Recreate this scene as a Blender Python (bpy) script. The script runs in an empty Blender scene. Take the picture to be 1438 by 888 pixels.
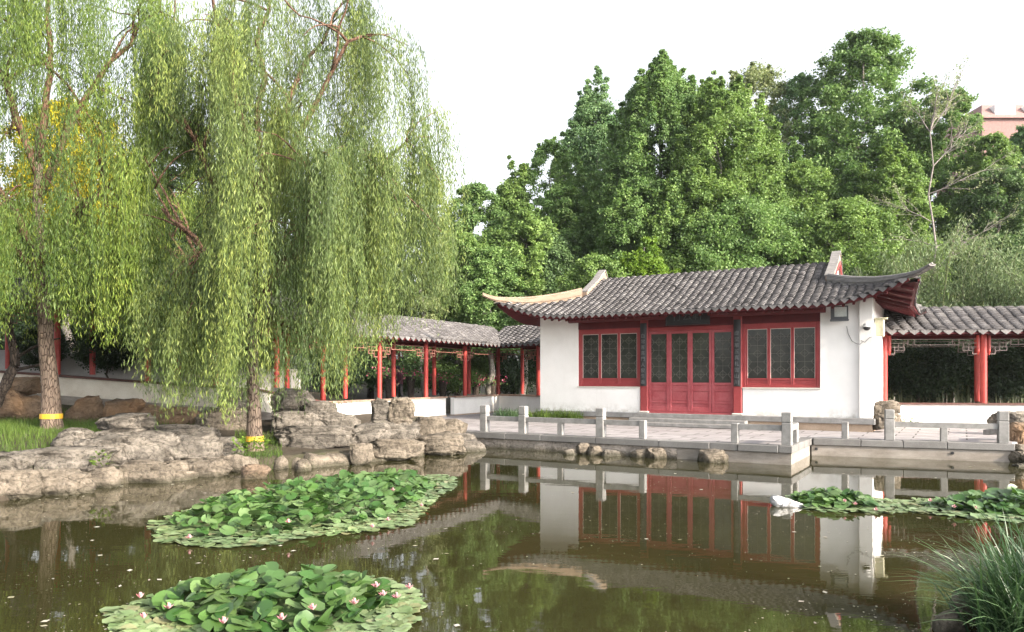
import bpy, bmesh, math, random
import numpy as np
from mathutils import Vector, noise as mnoise

S = bpy.context.scene
COL = S.collection
random.seed(7)
R = math.radians

# ------------------------------------------------------------------ scene scale
# Eye is 1.97 m above the pond; water is z = 0.  at() gives the world point seen at a
# picture position and a chosen real distance: used to survey the place, in metres.
EYE, F, CX, HY = 1.97, 1050.0, 719.0, 530.0
def at(px, py, Y): return ((px - CX) / F * Y, Y, EYE + (HY - py) / F * Y)
def ground_at(px, py, z): 
    Y = F * (EYE - z) / (py - HY)
    return at(px, py, Y)
UX, UY = 0.856, -0.517                     # the hall's long direction
HO = (1.0, 26.47)                          # hall's front left corner
HROT = math.atan2(UY, UX)
def LW(l, y): return (HO[0] + UX * l - UY * y, HO[1] + UY * l + UX * y)

# ------------------------------------------------------------------ materials
def new_mat(name):
    m = bpy.data.materials.new(name); m.use_nodes = True
    nt = m.node_tree; nt.nodes.clear()
    out = nt.nodes.new('ShaderNodeOutputMaterial')
    return m, nt, out
def N(nt, t, **kw):
    n = nt.nodes.new(t)
    for k, v in kw.items():
        if k in ('ins',):
            for a, b in v.items(): n.inputs[a].default_value = b
        else: setattr(n, k, v)
    return n
def c4(c): return (c[0], c[1], c[2], 1.0)
def ramp(nt, fac, stops):
    r = nt.nodes.new('ShaderNodeValToRGB')
    e = r.color_ramp.elements
    while len(e) < len(stops): e.new(0.5)
    for i, (p, c) in enumerate(stops):
        e[i].position = p; e[i].color = c4(c)
    nt.links.new(fac, r.inputs[0]); return r.outputs[0]
def mixc(nt, fac, a, b, mode='MIX'):
    m = nt.nodes.new('ShaderNodeMix'); m.data_type = 'RGBA'; m.blend_type = mode
    for s, v in ((0, fac), (6, a), (7, b)):
        if hasattr(v, 'is_linked') or hasattr(v, 'links'): nt.links.new(v, m.inputs[s])
        else: m.inputs[s].default_value = v if s == 0 else c4(v)
    return m.outputs[2]
def noise_tex(nt, scale, detail=6, rough=0.6, vec=None, dist=0.0):
    n = N(nt, 'ShaderNodeTexNoise'); n.inputs['Scale'].default_value = scale
    n.inputs['Detail'].default_value = detail; n.inputs['Roughness'].default_value = rough
    n.inputs['Distortion'].default_value = dist
    if vec is not None: nt.links.new(vec, n.inputs['Vector'])
    return n.outputs['Fac']
def pos(nt, scale=None):
    g = N(nt, 'ShaderNodeNewGeometry')
    if scale is None: return g.outputs['Position']
    m = N(nt, 'ShaderNodeMapping'); m.inputs['Scale'].default_value = scale
    nt.links.new(g.outputs['Position'], m.inputs['Vector']); return m.outputs['Vector']
def objc(nt):
    return N(nt, 'ShaderNodeTexCoord').outputs['Object']
def pbsdf(nt, out, col, rough=0.8, spec=0.3, bump=None, bstr=0.3, bdist=0.02, ior=None):
    p = N(nt, 'ShaderNodeBsdfPrincipled')
    if hasattr(col, 'links'): nt.links.new(col, p.inputs['Base Color'])
    else: p.inputs['Base Color'].default_value = c4(col)
    if hasattr(rough, 'links'): nt.links.new(rough, p.inputs['Roughness'])
    else: p.inputs['Roughness'].default_value = rough
    p.inputs['Specular IOR Level'].default_value = spec
    if ior: p.inputs['IOR'].default_value = ior
    if bump is not None:
        b = N(nt, 'ShaderNodeBump'); b.inputs['Strength'].default_value = bstr
        b.inputs['Distance'].default_value = bdist
        nt.links.new(bump, b.inputs['Height']); nt.links.new(b.outputs[0], p.inputs['Normal'])
    nt.links.new(p.outputs[0], out.inputs[0]); return p

def mat_plain(name, a, b, scale=4.0, rough=0.8, spec=0.3, bstr=0.2, bdist=0.01, sc3=None, lo=0.35, hi=0.7, fine=40):
    m, nt, out = new_mat(name)
    v = pos(nt, sc3)
    n1 = noise_tex(nt, scale, 8, 0.65, v)
    n2 = noise_tex(nt, fine, 4, 0.6, v)
    c = ramp(nt, n1, [(lo, a), (hi, b)])
    c = mixc(nt, 0.12, c, ramp(nt, n2, [(0.3, (0, 0, 0)), (0.7, (1, 1, 1))]), 'OVERLAY')
    pbsdf(nt, out, c, rough, spec, n2, bstr, bdist)
    return m
def mat_island(name, cols, rough=0.8, spec=0.3, fine=30, var=0.25, bstr=0.3):
    # each separate tile, chip or slab gets its own shade
    m, nt, out = new_mat(name)
    g = N(nt, 'ShaderNodeNewGeometry')
    k = len(cols)
    c = ramp(nt, g.outputs['Random Per Island'], [(i / max(1, k - 1), cc) for i, cc in enumerate(cols)])
    n = noise_tex(nt, fine, 5, 0.65, g.outputs['Position'])
    n1 = noise_tex(nt, 1.3, 4, 0.6, g.outputs['Position'])
    c = mixc(nt, var, c, ramp(nt, n, [(0.3, (0.05, 0.05, 0.05)), (0.72, (1, 1, 1))]), 'OVERLAY')
    c = mixc(nt, var, c, ramp(nt, n1, [(0.35, (0.25, 0.24, 0.24)), (0.65, (0.8, 0.8, 0.8))]), 'OVERLAY')
    pbsdf(nt, out, c, rough, spec, n, bstr, 0.01)
    return m
def mat_leaf(name, cols, trans=0.35, tcol=None, rough=0.5, spec=0.25, tone=False):
    m, nt, out = new_mat(name)
    g = N(nt, 'ShaderNodeNewGeometry')
    k = len(cols)
    c = ramp(nt, g.outputs['Random Per Island'], [(i / max(1, k - 1), cc) for i, cc in enumerate(cols)])
    n = noise_tex(nt, 0.6, 3, 0.5, g.outputs['Position'])
    c = mixc(nt, 0.3, c, ramp(nt, n, [(0.35, (0.2, 0.26, 0.3)), (0.65, (0.85, 0.8, 0.6))]), 'OVERLAY')
    if tone:      # every hanging tuft is a little younger or older than the next
        at_ = N(nt, 'ShaderNodeAttribute'); at_.attribute_name = 'tuft'
        c = mixc(nt, 1.0, c, ramp(nt, at_.outputs['Fac'], [(0.0, (0.50, 0.56, 0.60)), (0.5, (0.95, 0.95, 0.95)), (1.0, (1.45, 1.32, 1.0))]), 'MULTIPLY')
    p = N(nt, 'ShaderNodeBsdfPrincipled'); nt.links.new(c, p.inputs['Base Color'])
    p.inputs['Roughness'].default_value = rough; p.inputs['Specular IOR Level'].default_value = spec
    t = N(nt, 'ShaderNodeBsdfTranslucent')
    tc = mixc(nt, 0.5, c, tcol if tcol else (0.16, 0.24, 0.02))
    nt.links.new(tc, t.inputs[0])
    mx = N(nt, 'ShaderNodeMixShader'); mx.inputs[0].default_value = trans
    nt.links.new(p.outputs[0], mx.inputs[1]); nt.links.new(t.outputs[0], mx.inputs[2])
    nt.links.new(mx.outputs[0], out.inputs[0]); return m
def mat_rock(name, a, b, dark, scale=2.2, warm=None):
    m, nt, out = new_mat(name)
    v = pos(nt); vs = pos(nt, (1.0, 1.0, 3.2))
    n1 = noise_tex(nt, scale, 10, 0.68, vs, 0.6)
    n2 = noise_tex(nt, 14, 8, 0.7, v)
    c = ramp(nt, n1, [(0.33, a), (0.66, b)])
    vo = N(nt, 'ShaderNodeTexVoronoi', feature='DISTANCE_TO_EDGE'); vo.inputs['Scale'].default_value = 1.5
    wv = mixc(nt, 0.4, vs, noise_col(nt, 2.0, v))
    nt.links.new(wv, vo.inputs['Vector'])
    crack = ramp(nt, vo.outputs['Distance'], [(0.0, (0, 0, 0)), (0.025, (1, 1, 1))])
    c = mixc(nt, ramp(nt, n2, [(0.30, (0.85, 0.85, 0.85)), (0.52, (0, 0, 0))]), c, dark)
    inv = N(nt, 'ShaderNodeInvert'); nt.links.new(crack, inv.inputs[1])
    sc = N(nt, 'ShaderNodeMath', operation='MULTIPLY'); sc.inputs[1].default_value = 0.5
    nt.links.new(inv.outputs[0], sc.inputs[0])
    c = mixc(nt, sc.outputs[0], c, dark)
    if warm:
        c = mixc(nt, ramp(nt, noise_tex(nt, 0.9, 4, 0.5, v), [(0.42, (0, 0, 0)), (0.66, (0.75, 0.75, 0.75))]), c, warm)
    sx = N(nt, 'ShaderNodeSeparateXYZ'); nt.links.new(v, sx.inputs[0])
    mr = N(nt, 'ShaderNodeMapRange'); mr.inputs[1].default_value = 0.03; mr.inputs[2].default_value = 0.13; mr.inputs[3].default_value = 0.75; mr.inputs[4].default_value = 0.0
    wz = N(nt, 'ShaderNodeMath', operation='MULTIPLY_ADD'); wz.inputs[1].default_value = 0.12
    nt.links.new(n2, wz.inputs[0]); sb = N(nt, 'ShaderNodeMath', operation='SUBTRACT'); sb.inputs[1].default_value = 0.06
    nt.links.new(sx.outputs[2], sb.inputs[0]); nt.links.new(sb.outputs[0], wz.inputs[2]); nt.links.new(wz.outputs[0], mr.inputs[0])
    c = mixc(nt, mr.outputs[0], c, (0.05, 0.048, 0.032))
    moss = ramp(nt, noise_tex(nt, 1.7, 6, 0.7, v), [(0.60, (0, 0, 0)), (0.74, (0.55, 0.55, 0.55))])
    c = mixc(nt, moss, c, (0.055, 0.062, 0.03))
    h = N(nt, 'ShaderNodeMath', operation='ADD')
    nt.links.new(n1, h.inputs[0]); nt.links.new(n2, h.inputs[1])
    pbsdf(nt, out, c, 0.9, 0.2, h.outputs[0], 0.9, 0.06)
    return m
def noise_col(nt, scale, vec):
    n = N(nt, 'ShaderNodeTexNoise'); n.inputs['Scale'].default_value = scale
    nt.links.new(vec, n.inputs['Vector']); return n.outputs['Color']

M = {}
m, nt, out = new_mat('white_plaster')
v = pos(nt)
c = ramp(nt, noise_tex(nt, 1.2, 8, 0.65, v), [(0.35, (0.79, 0.78, 0.765)), (0.7, (0.87, 0.86, 0.85))])
stk = ramp(nt, noise_tex(nt, 2.6, 6, 0.7, pos(nt, (1.3, 1.3, 0.16)), 0.4), [(0.54, (0, 0, 0)), (0.80, (0.22, 0.22, 0.22))])
c = mixc(nt, stk, c, (0.55, 0.52, 0.48))
sx = N(nt, 'ShaderNodeSeparateXYZ'); nt.links.new(v, sx.inputs[0])
mr = N(nt, 'ShaderNodeMapRange'); mr.inputs[1].default_value = 0.80; mr.inputs[2].default_value = 1.12; mr.inputs[3].default_value = 1.0; mr.inputs[4].default_value = 0.0
nt.links.new(sx.outputs[2], mr.inputs[0])
mm = N(nt, 'ShaderNodeMath', operation='MULTIPLY'); nt.links.new(mr.outputs[0], mm.inputs[0])
nt.links.new(ramp(nt, noise_tex(nt, 5, 7, 0.7, v), [(0.4, (0, 0, 0)), (0.62, (0.7, 0.7, 0.7))]), mm.inputs[1])
c = mixc(nt, mm.outputs[0], c, (0.40, 0.37, 0.32))
n2 = noise_tex(nt, 30, 4, 0.6, v)
pbsdf(nt, out, c, 0.92, 0.15, n2, 0.15, 0.008)
M['plaster'] = m
M['wallshade'] = mat_plain('shaded_plaster', (0.60, 0.54, 0.46), (0.75, 0.70, 0.62), 1.6, 0.9, 0.2, 0.15)  # white seat wall of the climbing run, its shade put into the colour
M['wallgrey'] = mat_plain('shade_grey_plaster', (0.30, 0.29, 0.29), (0.45, 0.43, 0.41), 1.6, 0.9, 0.2, 0.15)  # white garden wall greyed: the shade of the trees is in the colour
M['edging'] = mat_plain('stained_edging', (0.13, 0.108, 0.086), (0.25, 0.214, 0.174), 1.7, 0.9, 0.2, 0.5, bdist=0.02)
M['seatplaster'] = mat_plain('seat_wall_plaster', (0.76, 0.75, 0.73), (0.85, 0.84, 0.82), 1.5, 0.9, 0.2, 0.1)
M['cream'] = mat_plain('cream_render', (0.36, 0.27, 0.20), (0.45, 0.35, 0.265), 2.5, 0.9, 0.2, 0.15)
M['redpaint'] = mat_plain('red_paint', (0.25, 0.034, 0.038), (0.34, 0.062, 0.064), 3.0, 0.55, 0.35, 0.15, lo=0.3, hi=0.75)
M['doorred'] = mat_plain('faded_red_paint', (0.30, 0.055, 0.066), (0.40, 0.115, 0.125), 3.5, 0.65, 0.3, 0.2, lo=0.35, hi=0.8)
M['darkred'] = mat_plain('eave_shade_red_paint', (0.075, 0.009, 0.012), (0.11, 0.015, 0.018), 3.0, 0.6, 0.3, 0.15)  # dark red paint, deepened so the shade under the eaves is in it
M['colred'] = mat_plain('column_red_paint', (0.32, 0.032, 0.028), (0.42, 0.055, 0.042), 3.0, 0.45, 0.4, 0.1)
M['glass'] = None
M['came'] = mat_plain('pale_lattice', (0.10, 0.095, 0.085), (0.155, 0.148, 0.13), 6, 0.6, 0.3, 0.1)
M['trimgrey'] = mat_plain('pale_trim', (0.55, 0.53, 0.48), (0.65, 0.62, 0.58), 6, 0.6, 0.3, 0.1)
M['tile'] = mat_island('grey_roof_tile', [(0.085, 0.08, 0.082), (0.125, 0.118, 0.12), (0.155, 0.147, 0.148), (0.105, 0.099, 0.101), (0.20, 0.19, 0.188)], 0.85, 0.25)
M['tilebed'] = mat_plain('roof_trough', (0.075, 0.07, 0.07), (0.12, 0.113, 0.11), 5, 0.9, 0.2, 0.4)
M['drip'] = mat_island('pale_drip_tile', [(0.10, 0.095, 0.095), (0.16, 0.152, 0.152), (0.13, 0.123, 0.123)], 0.85, 0.25)
M['ridge'] = mat_plain('ridge_tile', (0.16, 0.152, 0.15), (0.27, 0.255, 0.245), 4, 0.85, 0.25, 0.3, sc3=(1, 1, 5))
M['ridgepale'] = mat_plain('sunlit_ridge_plaster', (0.24, 0.175, 0.13), (0.34, 0.26, 0.20), 3, 0.9, 0.2, 0.3, sc3=(1, 1, 4))  # pale plaster of the gable ridges; on left hips it paints warm sunlight
M['granite'] = mat_plain('grey_granite', (0.18, 0.177, 0.173), (0.29, 0.285, 0.28), 5, 0.85, 0.3, 0.3, fine=90)
M['granite2'] = mat_island('edge_granite', [(0.12, 0.116, 0.112), (0.18, 0.176, 0.172), (0.15, 0.146, 0.143)], 0.85, 0.3, 70, 0.3)
M['quay'] = mat_plain('weathered_render', (0.20, 0.175, 0.15), (0.33, 0.30, 0.27), 2.0, 0.9, 0.2, 0.4, sc3=(1, 1, 3))
M['quayrough'] = mat_rock('rough_masonry', (0.26, 0.232, 0.206), (0.40, 0.355, 0.318), (0.10, 0.085, 0.07), 3.0)
M['bark'] = None
M['yellow'] = mat_plain('yellow_band', (0.50, 0.29, 0.02), (0.60, 0.37, 0.04), 4, 0.5, 0.4, 0.1)
M['black'] = mat_plain('black_lacquer', (0.012, 0.012, 0.014), (0.025, 0.025, 0.028), 4, 0.45, 0.4, 0.1)
M['ink'] = mat_plain('faded_silver_lettering', (0.12, 0.123, 0.127), (0.20, 0.203, 0.207), 8, 0.6, 0.3, 0.1)
M['inkdim'] = mat_plain('dull_lettering', (0.06, 0.07, 0.07), (0.10, 0.11, 0.11), 8, 0.6, 0.3, 0.1)
M['metal'] = mat_plain('dark_grey_metal', (0.06, 0.065, 0.075), (0.09, 0.095, 0.105), 6, 0.5, 0.5, 0.1)
M['lampglass'] = mat_plain('lamp_glass', (0.35, 0.38, 0.38), (0.5, 0.53, 0.52), 2, 0.15, 0.6, 0.0)
M['boxcream'] = mat_plain('cream_steel', (0.50, 0.48, 0.34), (0.60, 0.57, 0.42), 4, 0.6, 0.3, 0.1)
M['white'] = mat_plain('white_plastic', (0.74, 0.74, 0.74), (0.82, 0.82, 0.82), 4, 0.5, 0.4, 0.1)
M['cable'] = mat_plain('grey_cable', (0.22, 0.22, 0.22), (0.3, 0.3, 0.3), 4, 0.6, 0.3, 0.1)
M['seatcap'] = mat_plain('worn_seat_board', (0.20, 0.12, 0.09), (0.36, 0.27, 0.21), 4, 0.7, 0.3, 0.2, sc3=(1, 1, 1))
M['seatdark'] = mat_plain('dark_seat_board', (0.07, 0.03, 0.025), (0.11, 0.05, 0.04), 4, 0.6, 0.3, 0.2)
M['fret'] = mat_plain('faded_fretwork', (0.22, 0.09, 0.07), (0.30, 0.15, 0.12), 5, 0.6, 0.3, 0.1)
M['fretpale'] = mat_plain('pale_fretwork', (0.15, 0.115, 0.105), (0.22, 0.175, 0.165), 5, 0.6, 0.3, 0.1)
M['brick'] = mat_plain('pink_brick', (0.24, 0.14, 0.13), (0.30, 0.185, 0.17), 3, 0.9, 0.2, 0.2)
M['rock'] = mat_rock('grey_limestone', (0.09, 0.08, 0.069), (0.25, 0.223, 0.19), (0.012, 0.0105, 0.009), 2.2)
M['rockwarm'] = mat_rock('warm_limestone', (0.115, 0.097, 0.077), (0.255, 0.217, 0.173), (0.022, 0.018, 0.014), 1.9)
M['rockbrown'] = mat_rock('brown_fieldstone', (0.13, 0.095, 0.07), (0.28, 0.205, 0.145), (0.035, 0.026, 0.02), 2.0, (0.30, 0.18, 0.10))
M['sack'] = mat_plain('dirty_white_sack', (0.30, 0.29, 0.28), (0.58, 0.58, 0.59), 5, 0.7, 0.3, 0.5, bdist=0.02)

m, nt, out = new_mat('dark_window_glass')
n = noise_tex(nt, 2.2, 5, 0.6, pos(nt))
pbsdf(nt, out, ramp(nt, n, [(0.3, (0.018, 0.021, 0.019)), (0.7, (0.055, 0.058, 0.05))]), 0.08, 0.6, noise_tex(nt, 3.0, 2, 0.5, pos(nt)), 0.15, 0.02)
M['glass'] = m
def mat_bark(name, a, b, dark):
    m, nt, out = new_mat(name)
    v = pos(nt, (1, 1, 0.28))
    vo = N(nt, 'ShaderNodeTexVoronoi', feature='DISTANCE_TO_EDGE'); vo.inputs['Scale'].default_value = 22
    nt.links.new(mixc(nt, 0.12, v, noise_col(nt, 3.0, v)), vo.inputs['Vector'])
    n = noise_tex(nt, 9, 7, 0.65, v)
    c = ramp(nt, n, [(0.3, a), (0.7, b)])
    e = ramp(nt, vo.outputs['Distance'], [(0.0, (0, 0, 0)), (0.12, (1, 1, 1))])
    c = mixc(nt, e, dark, c)
    pbsdf(nt, out, c, 0.95, 0.15, e, 0.8, 0.03); return m
M['bark'] = mat_bark('willow_bark', (0.14, 0.105, 0.082), (0.26, 0.20, 0.158), (0.06, 0.042, 0.033))
M['barkred'] = mat_bark('reddish_bark', (0.13, 0.075, 0.052), (0.21, 0.13, 0.09), (0.07, 0.04, 0.03))
M['barkdark'] = mat_bark('dark_bark', (0.05, 0.04, 0.035), (0.10, 0.08, 0.065), (0.02, 0.017, 0.015))
M['barkgrey'] = mat_bark('grey_bark', (0.22, 0.20, 0.18), (0.36, 0.33, 0.30), (0.10, 0.09, 0.08))

M['willow'] = mat_leaf('willow_leaf', [(0.074, 0.125, 0.028), (0.127, 0.204, 0.042), (0.191, 0.248, 0.068), (0.095, 0.166, 0.042)], 0.34, (0.18, 0.27, 0.04), tone=True)
M['willow2'] = mat_leaf('willow_leaf_olive', [(0.093, 0.141, 0.042), (0.145, 0.203, 0.061), (0.185, 0.231, 0.084), (0.120, 0.178, 0.065)], 0.32, (0.16, 0.24, 0.05), tone=True)
M['leafA'] = mat_leaf('leaf_mid_green', [(0.108, 0.194, 0.069), (0.164, 0.267, 0.091), (0.221, 0.320, 0.115)], 0.42, (0.10, 0.2, 0.02))
M['leafB'] = mat_leaf('leaf_fresh_green', [(0.128, 0.217, 0.070), (0.186, 0.286, 0.091), (0.243, 0.342, 0.113)], 0.42, (0.16, 0.26, 0.02))
M['leafC'] = mat_leaf('leaf_dark_green', [(0.071, 0.123, 0.052), (0.105, 0.174, 0.068), (0.139, 0.212, 0.082)], 0.36, (0.05, 0.11, 0.02))
M['leafD'] = mat_leaf('leaf_bluish_green', [(0.113, 0.204, 0.102), (0.170, 0.281, 0.127), (0.226, 0.336, 0.146)], 0.40, (0.09, 0.18, 0.03))
M['leafE'] = mat_leaf('leaf_pale_olive', [(0.172, 0.218, 0.109), (0.241, 0.287, 0.144), (0.310, 0.345, 0.184)], 0.40, (0.16, 0.22, 0.04))
M['leafdark'] = mat_leaf('leaf_deep_shade_green', [(0.014, 0.029, 0.013), (0.022, 0.042, 0.018), (0.034, 0.056, 0.024)], 0.2, (0.04, 0.08, 0.02))  # kept very dark so the shade behind galleries and willows is in the colour
M['leafY'] = mat_leaf('leaf_golden', [(0.34, 0.29, 0.012), (0.46, 0.40, 0.02), (0.40, 0.36, 0.02)], 0.4, (0.5, 0.42, 0.01))
M['leafL'] = mat_leaf('leaf_lime', [(0.096, 0.187, 0.024), (0.152, 0.255, 0.036), (0.192, 0.289, 0.048)], 0.4, (0.25, 0.36, 0.02))
M['bamboo'] = mat_leaf('bamboo_leaf', [(0.124, 0.182, 0.088), (0.179, 0.243, 0.117), (0.238, 0.304, 0.158)], 0.38, (0.13, 0.18, 0.04))
M['bamboodark'] = mat_leaf('bamboo_leaf_dark', [(0.031, 0.051, 0.024), (0.058, 0.082, 0.038), (0.095, 0.120, 0.061)], 0.3, (0.07, 0.12, 0.03))
M['lily'] = mat_leaf('lily_leaf', [(0.021, 0.060, 0.013), (0.045, 0.109, 0.027), (0.089, 0.156, 0.057), (0.037, 0.086, 0.017), (0.117, 0.179, 0.076), (0.053, 0.121, 0.023)], 0.15, (0.12, 0.24, 0.02), 0.38, 0.5)
M['pad'] = mat_leaf('lily_pad', [(0.104, 0.165, 0.073), (0.166, 0.235, 0.115), (0.207, 0.265, 0.153), (0.135, 0.194, 0.085), (0.207, 0.206, 0.122)], 0.04, None, 0.35, 0.5)
M['petal'] = mat_island('pink_petal', [(0.52, 0.25, 0.29), (0.62, 0.44, 0.43), (0.45, 0.12, 0.17)], 0.6, 0.3, 20, 0.1, 0.0)
M['pinkflower'] = mat_island('pink_blossom', [(0.42, 0.03, 0.10), (0.5, 0.09, 0.18), (0.45, 0.14, 0.18)], 0.6, 0.3, 20, 0.1, 0.0)
M['sedge'] = mat_leaf('sedge_blade', [(0.03, 0.075, 0.03), (0.055, 0.115, 0.05), (0.10, 0.16, 0.08), (0.04, 0.09, 0.04)], 0.2, (0.08, 0.15, 0.03), 0.4, 0.4)
M['grassm'] = mat_leaf('grass_blade', [(0.050, 0.096, 0.020), (0.086, 0.141, 0.032), (0.122, 0.178, 0.044)], 0.35, (0.2, 0.3, 0.02))
M['twig'] = mat_plain('pink_grey_twig', (0.20, 0.175, 0.165), (0.30, 0.265, 0.25), 5, 0.9, 0.2, 0.1)
M['culm'] = mat_plain('bamboo_culm', (0.10, 0.12, 0.05), (0.16, 0.18, 0.08), 3, 0.5, 0.3, 0.1)
M['debris'] = mat_island('floating_fleck', [(0.30, 0.28, 0.23), (0.42, 0.40, 0.35), (0.22, 0.21, 0.12), (0.34, 0.29, 0.27)], 0.8, 0.3, 20, 0.1, 0.0)
M['skin'] = mat_plain('skin', (0.42, 0.26, 0.19), (0.46, 0.29, 0.21), 4, 0.6, 0.3, 0.0)
M['shirt'] = mat_plain('plum_cloth', (0.06, 0.022, 0.03), (0.09, 0.035, 0.045), 6, 0.9, 0.2, 0.2)
M['trouser'] = mat_plain('black_cloth', (0.014, 0.014, 0.017), (0.022, 0.022, 0.026), 6, 0.9, 0.2, 0.2)

# water
m, nt, out = new_mat('pond_water')
v = pos(nt)
w1 = noise_tex(nt, 1.1, 3, 0.5, pos(nt, (1.0, 2.2, 1)))
w2 = noise_tex(nt, 6.0, 3, 0.55, pos(nt, (1.0, 1.6, 1)))
ad = N(nt, 'ShaderNodeMath', operation='MULTIPLY_ADD'); ad.inputs[1].default_value = 0.18
nt.links.new(w2, ad.inputs[0]); nt.links.new(w1, ad.inputs[2])
colw = ramp(nt, noise_tex(nt, 0.35, 5, 0.6, v), [(0.35, (0.023, 0.021, 0.0075)), (0.7, (0.035, 0.034, 0.012))])
pbsdf(nt, out, colw, 0.02, 0.5, ad.outputs[0], 0.03, 0.05, 1.45)
M['water'] = m
# ground
m, nt, out = new_mat('bank_soil')
v = pos(nt)
c = ramp(nt, noise_tex(nt, 0.7, 8, 0.65, v), [(0.35, (0.045, 0.036, 0.027)), (0.5, (0.07, 0.058, 0.044)), (0.68, (0.05, 0.06, 0.026))])
n = noise_tex(nt, 18, 6, 0.7, v)
c = mixc(nt, 0.35, c, ramp(nt, n, [(0.3, (0.1, 0.1, 0.1)), (0.7, (0.9, 0.9, 0.9))]), 'OVERLAY')
pbsdf(nt, out, c, 0.95, 0.15, n, 0.7, 0.05)
M['soil'] = m
# paving
m, nt, out = new_mat('stone_paving')
oc = objc(nt)
b = N(nt, 'ShaderNodeTexBrick'); b.inputs['Scale'].default_value = 1.0
b.inputs['Brick Width'].default_value = 1.15; b.inputs['Row Height'].default_value = 0.55
b.inputs['Mortar Size'].default_value = 0.020; b.inputs['Mortar Smooth'].default_value = 0.2
b.inputs['Color1'].default_value = c4((0.24, 0.223, 0.227)); b.inputs['Color2'].default_value = c4((0.32, 0.30, 0.304))
b.inputs['Mortar'].default_value = c4((0.055, 0.05, 0.045)); b.offset = 0.37
nt.links.new(mixc(nt, 0.02, oc, noise_col(nt, 1.2, oc)), b.inputs['Vector'])
n = noise_tex(nt, 2.2, 8, 0.65, oc)
c = mixc(nt, 0.3, b.outputs['Color'], ramp(nt, n, [(0.32, (0.22, 0.21, 0.20)), (0.66, (0.8, 0.8, 0.8))]), 'OVERLAY')
pbsdf(nt, out, c, 0.8, 0.3, b.outputs['Fac'], -0.3, 0.01)
M['paving'] = m

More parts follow.
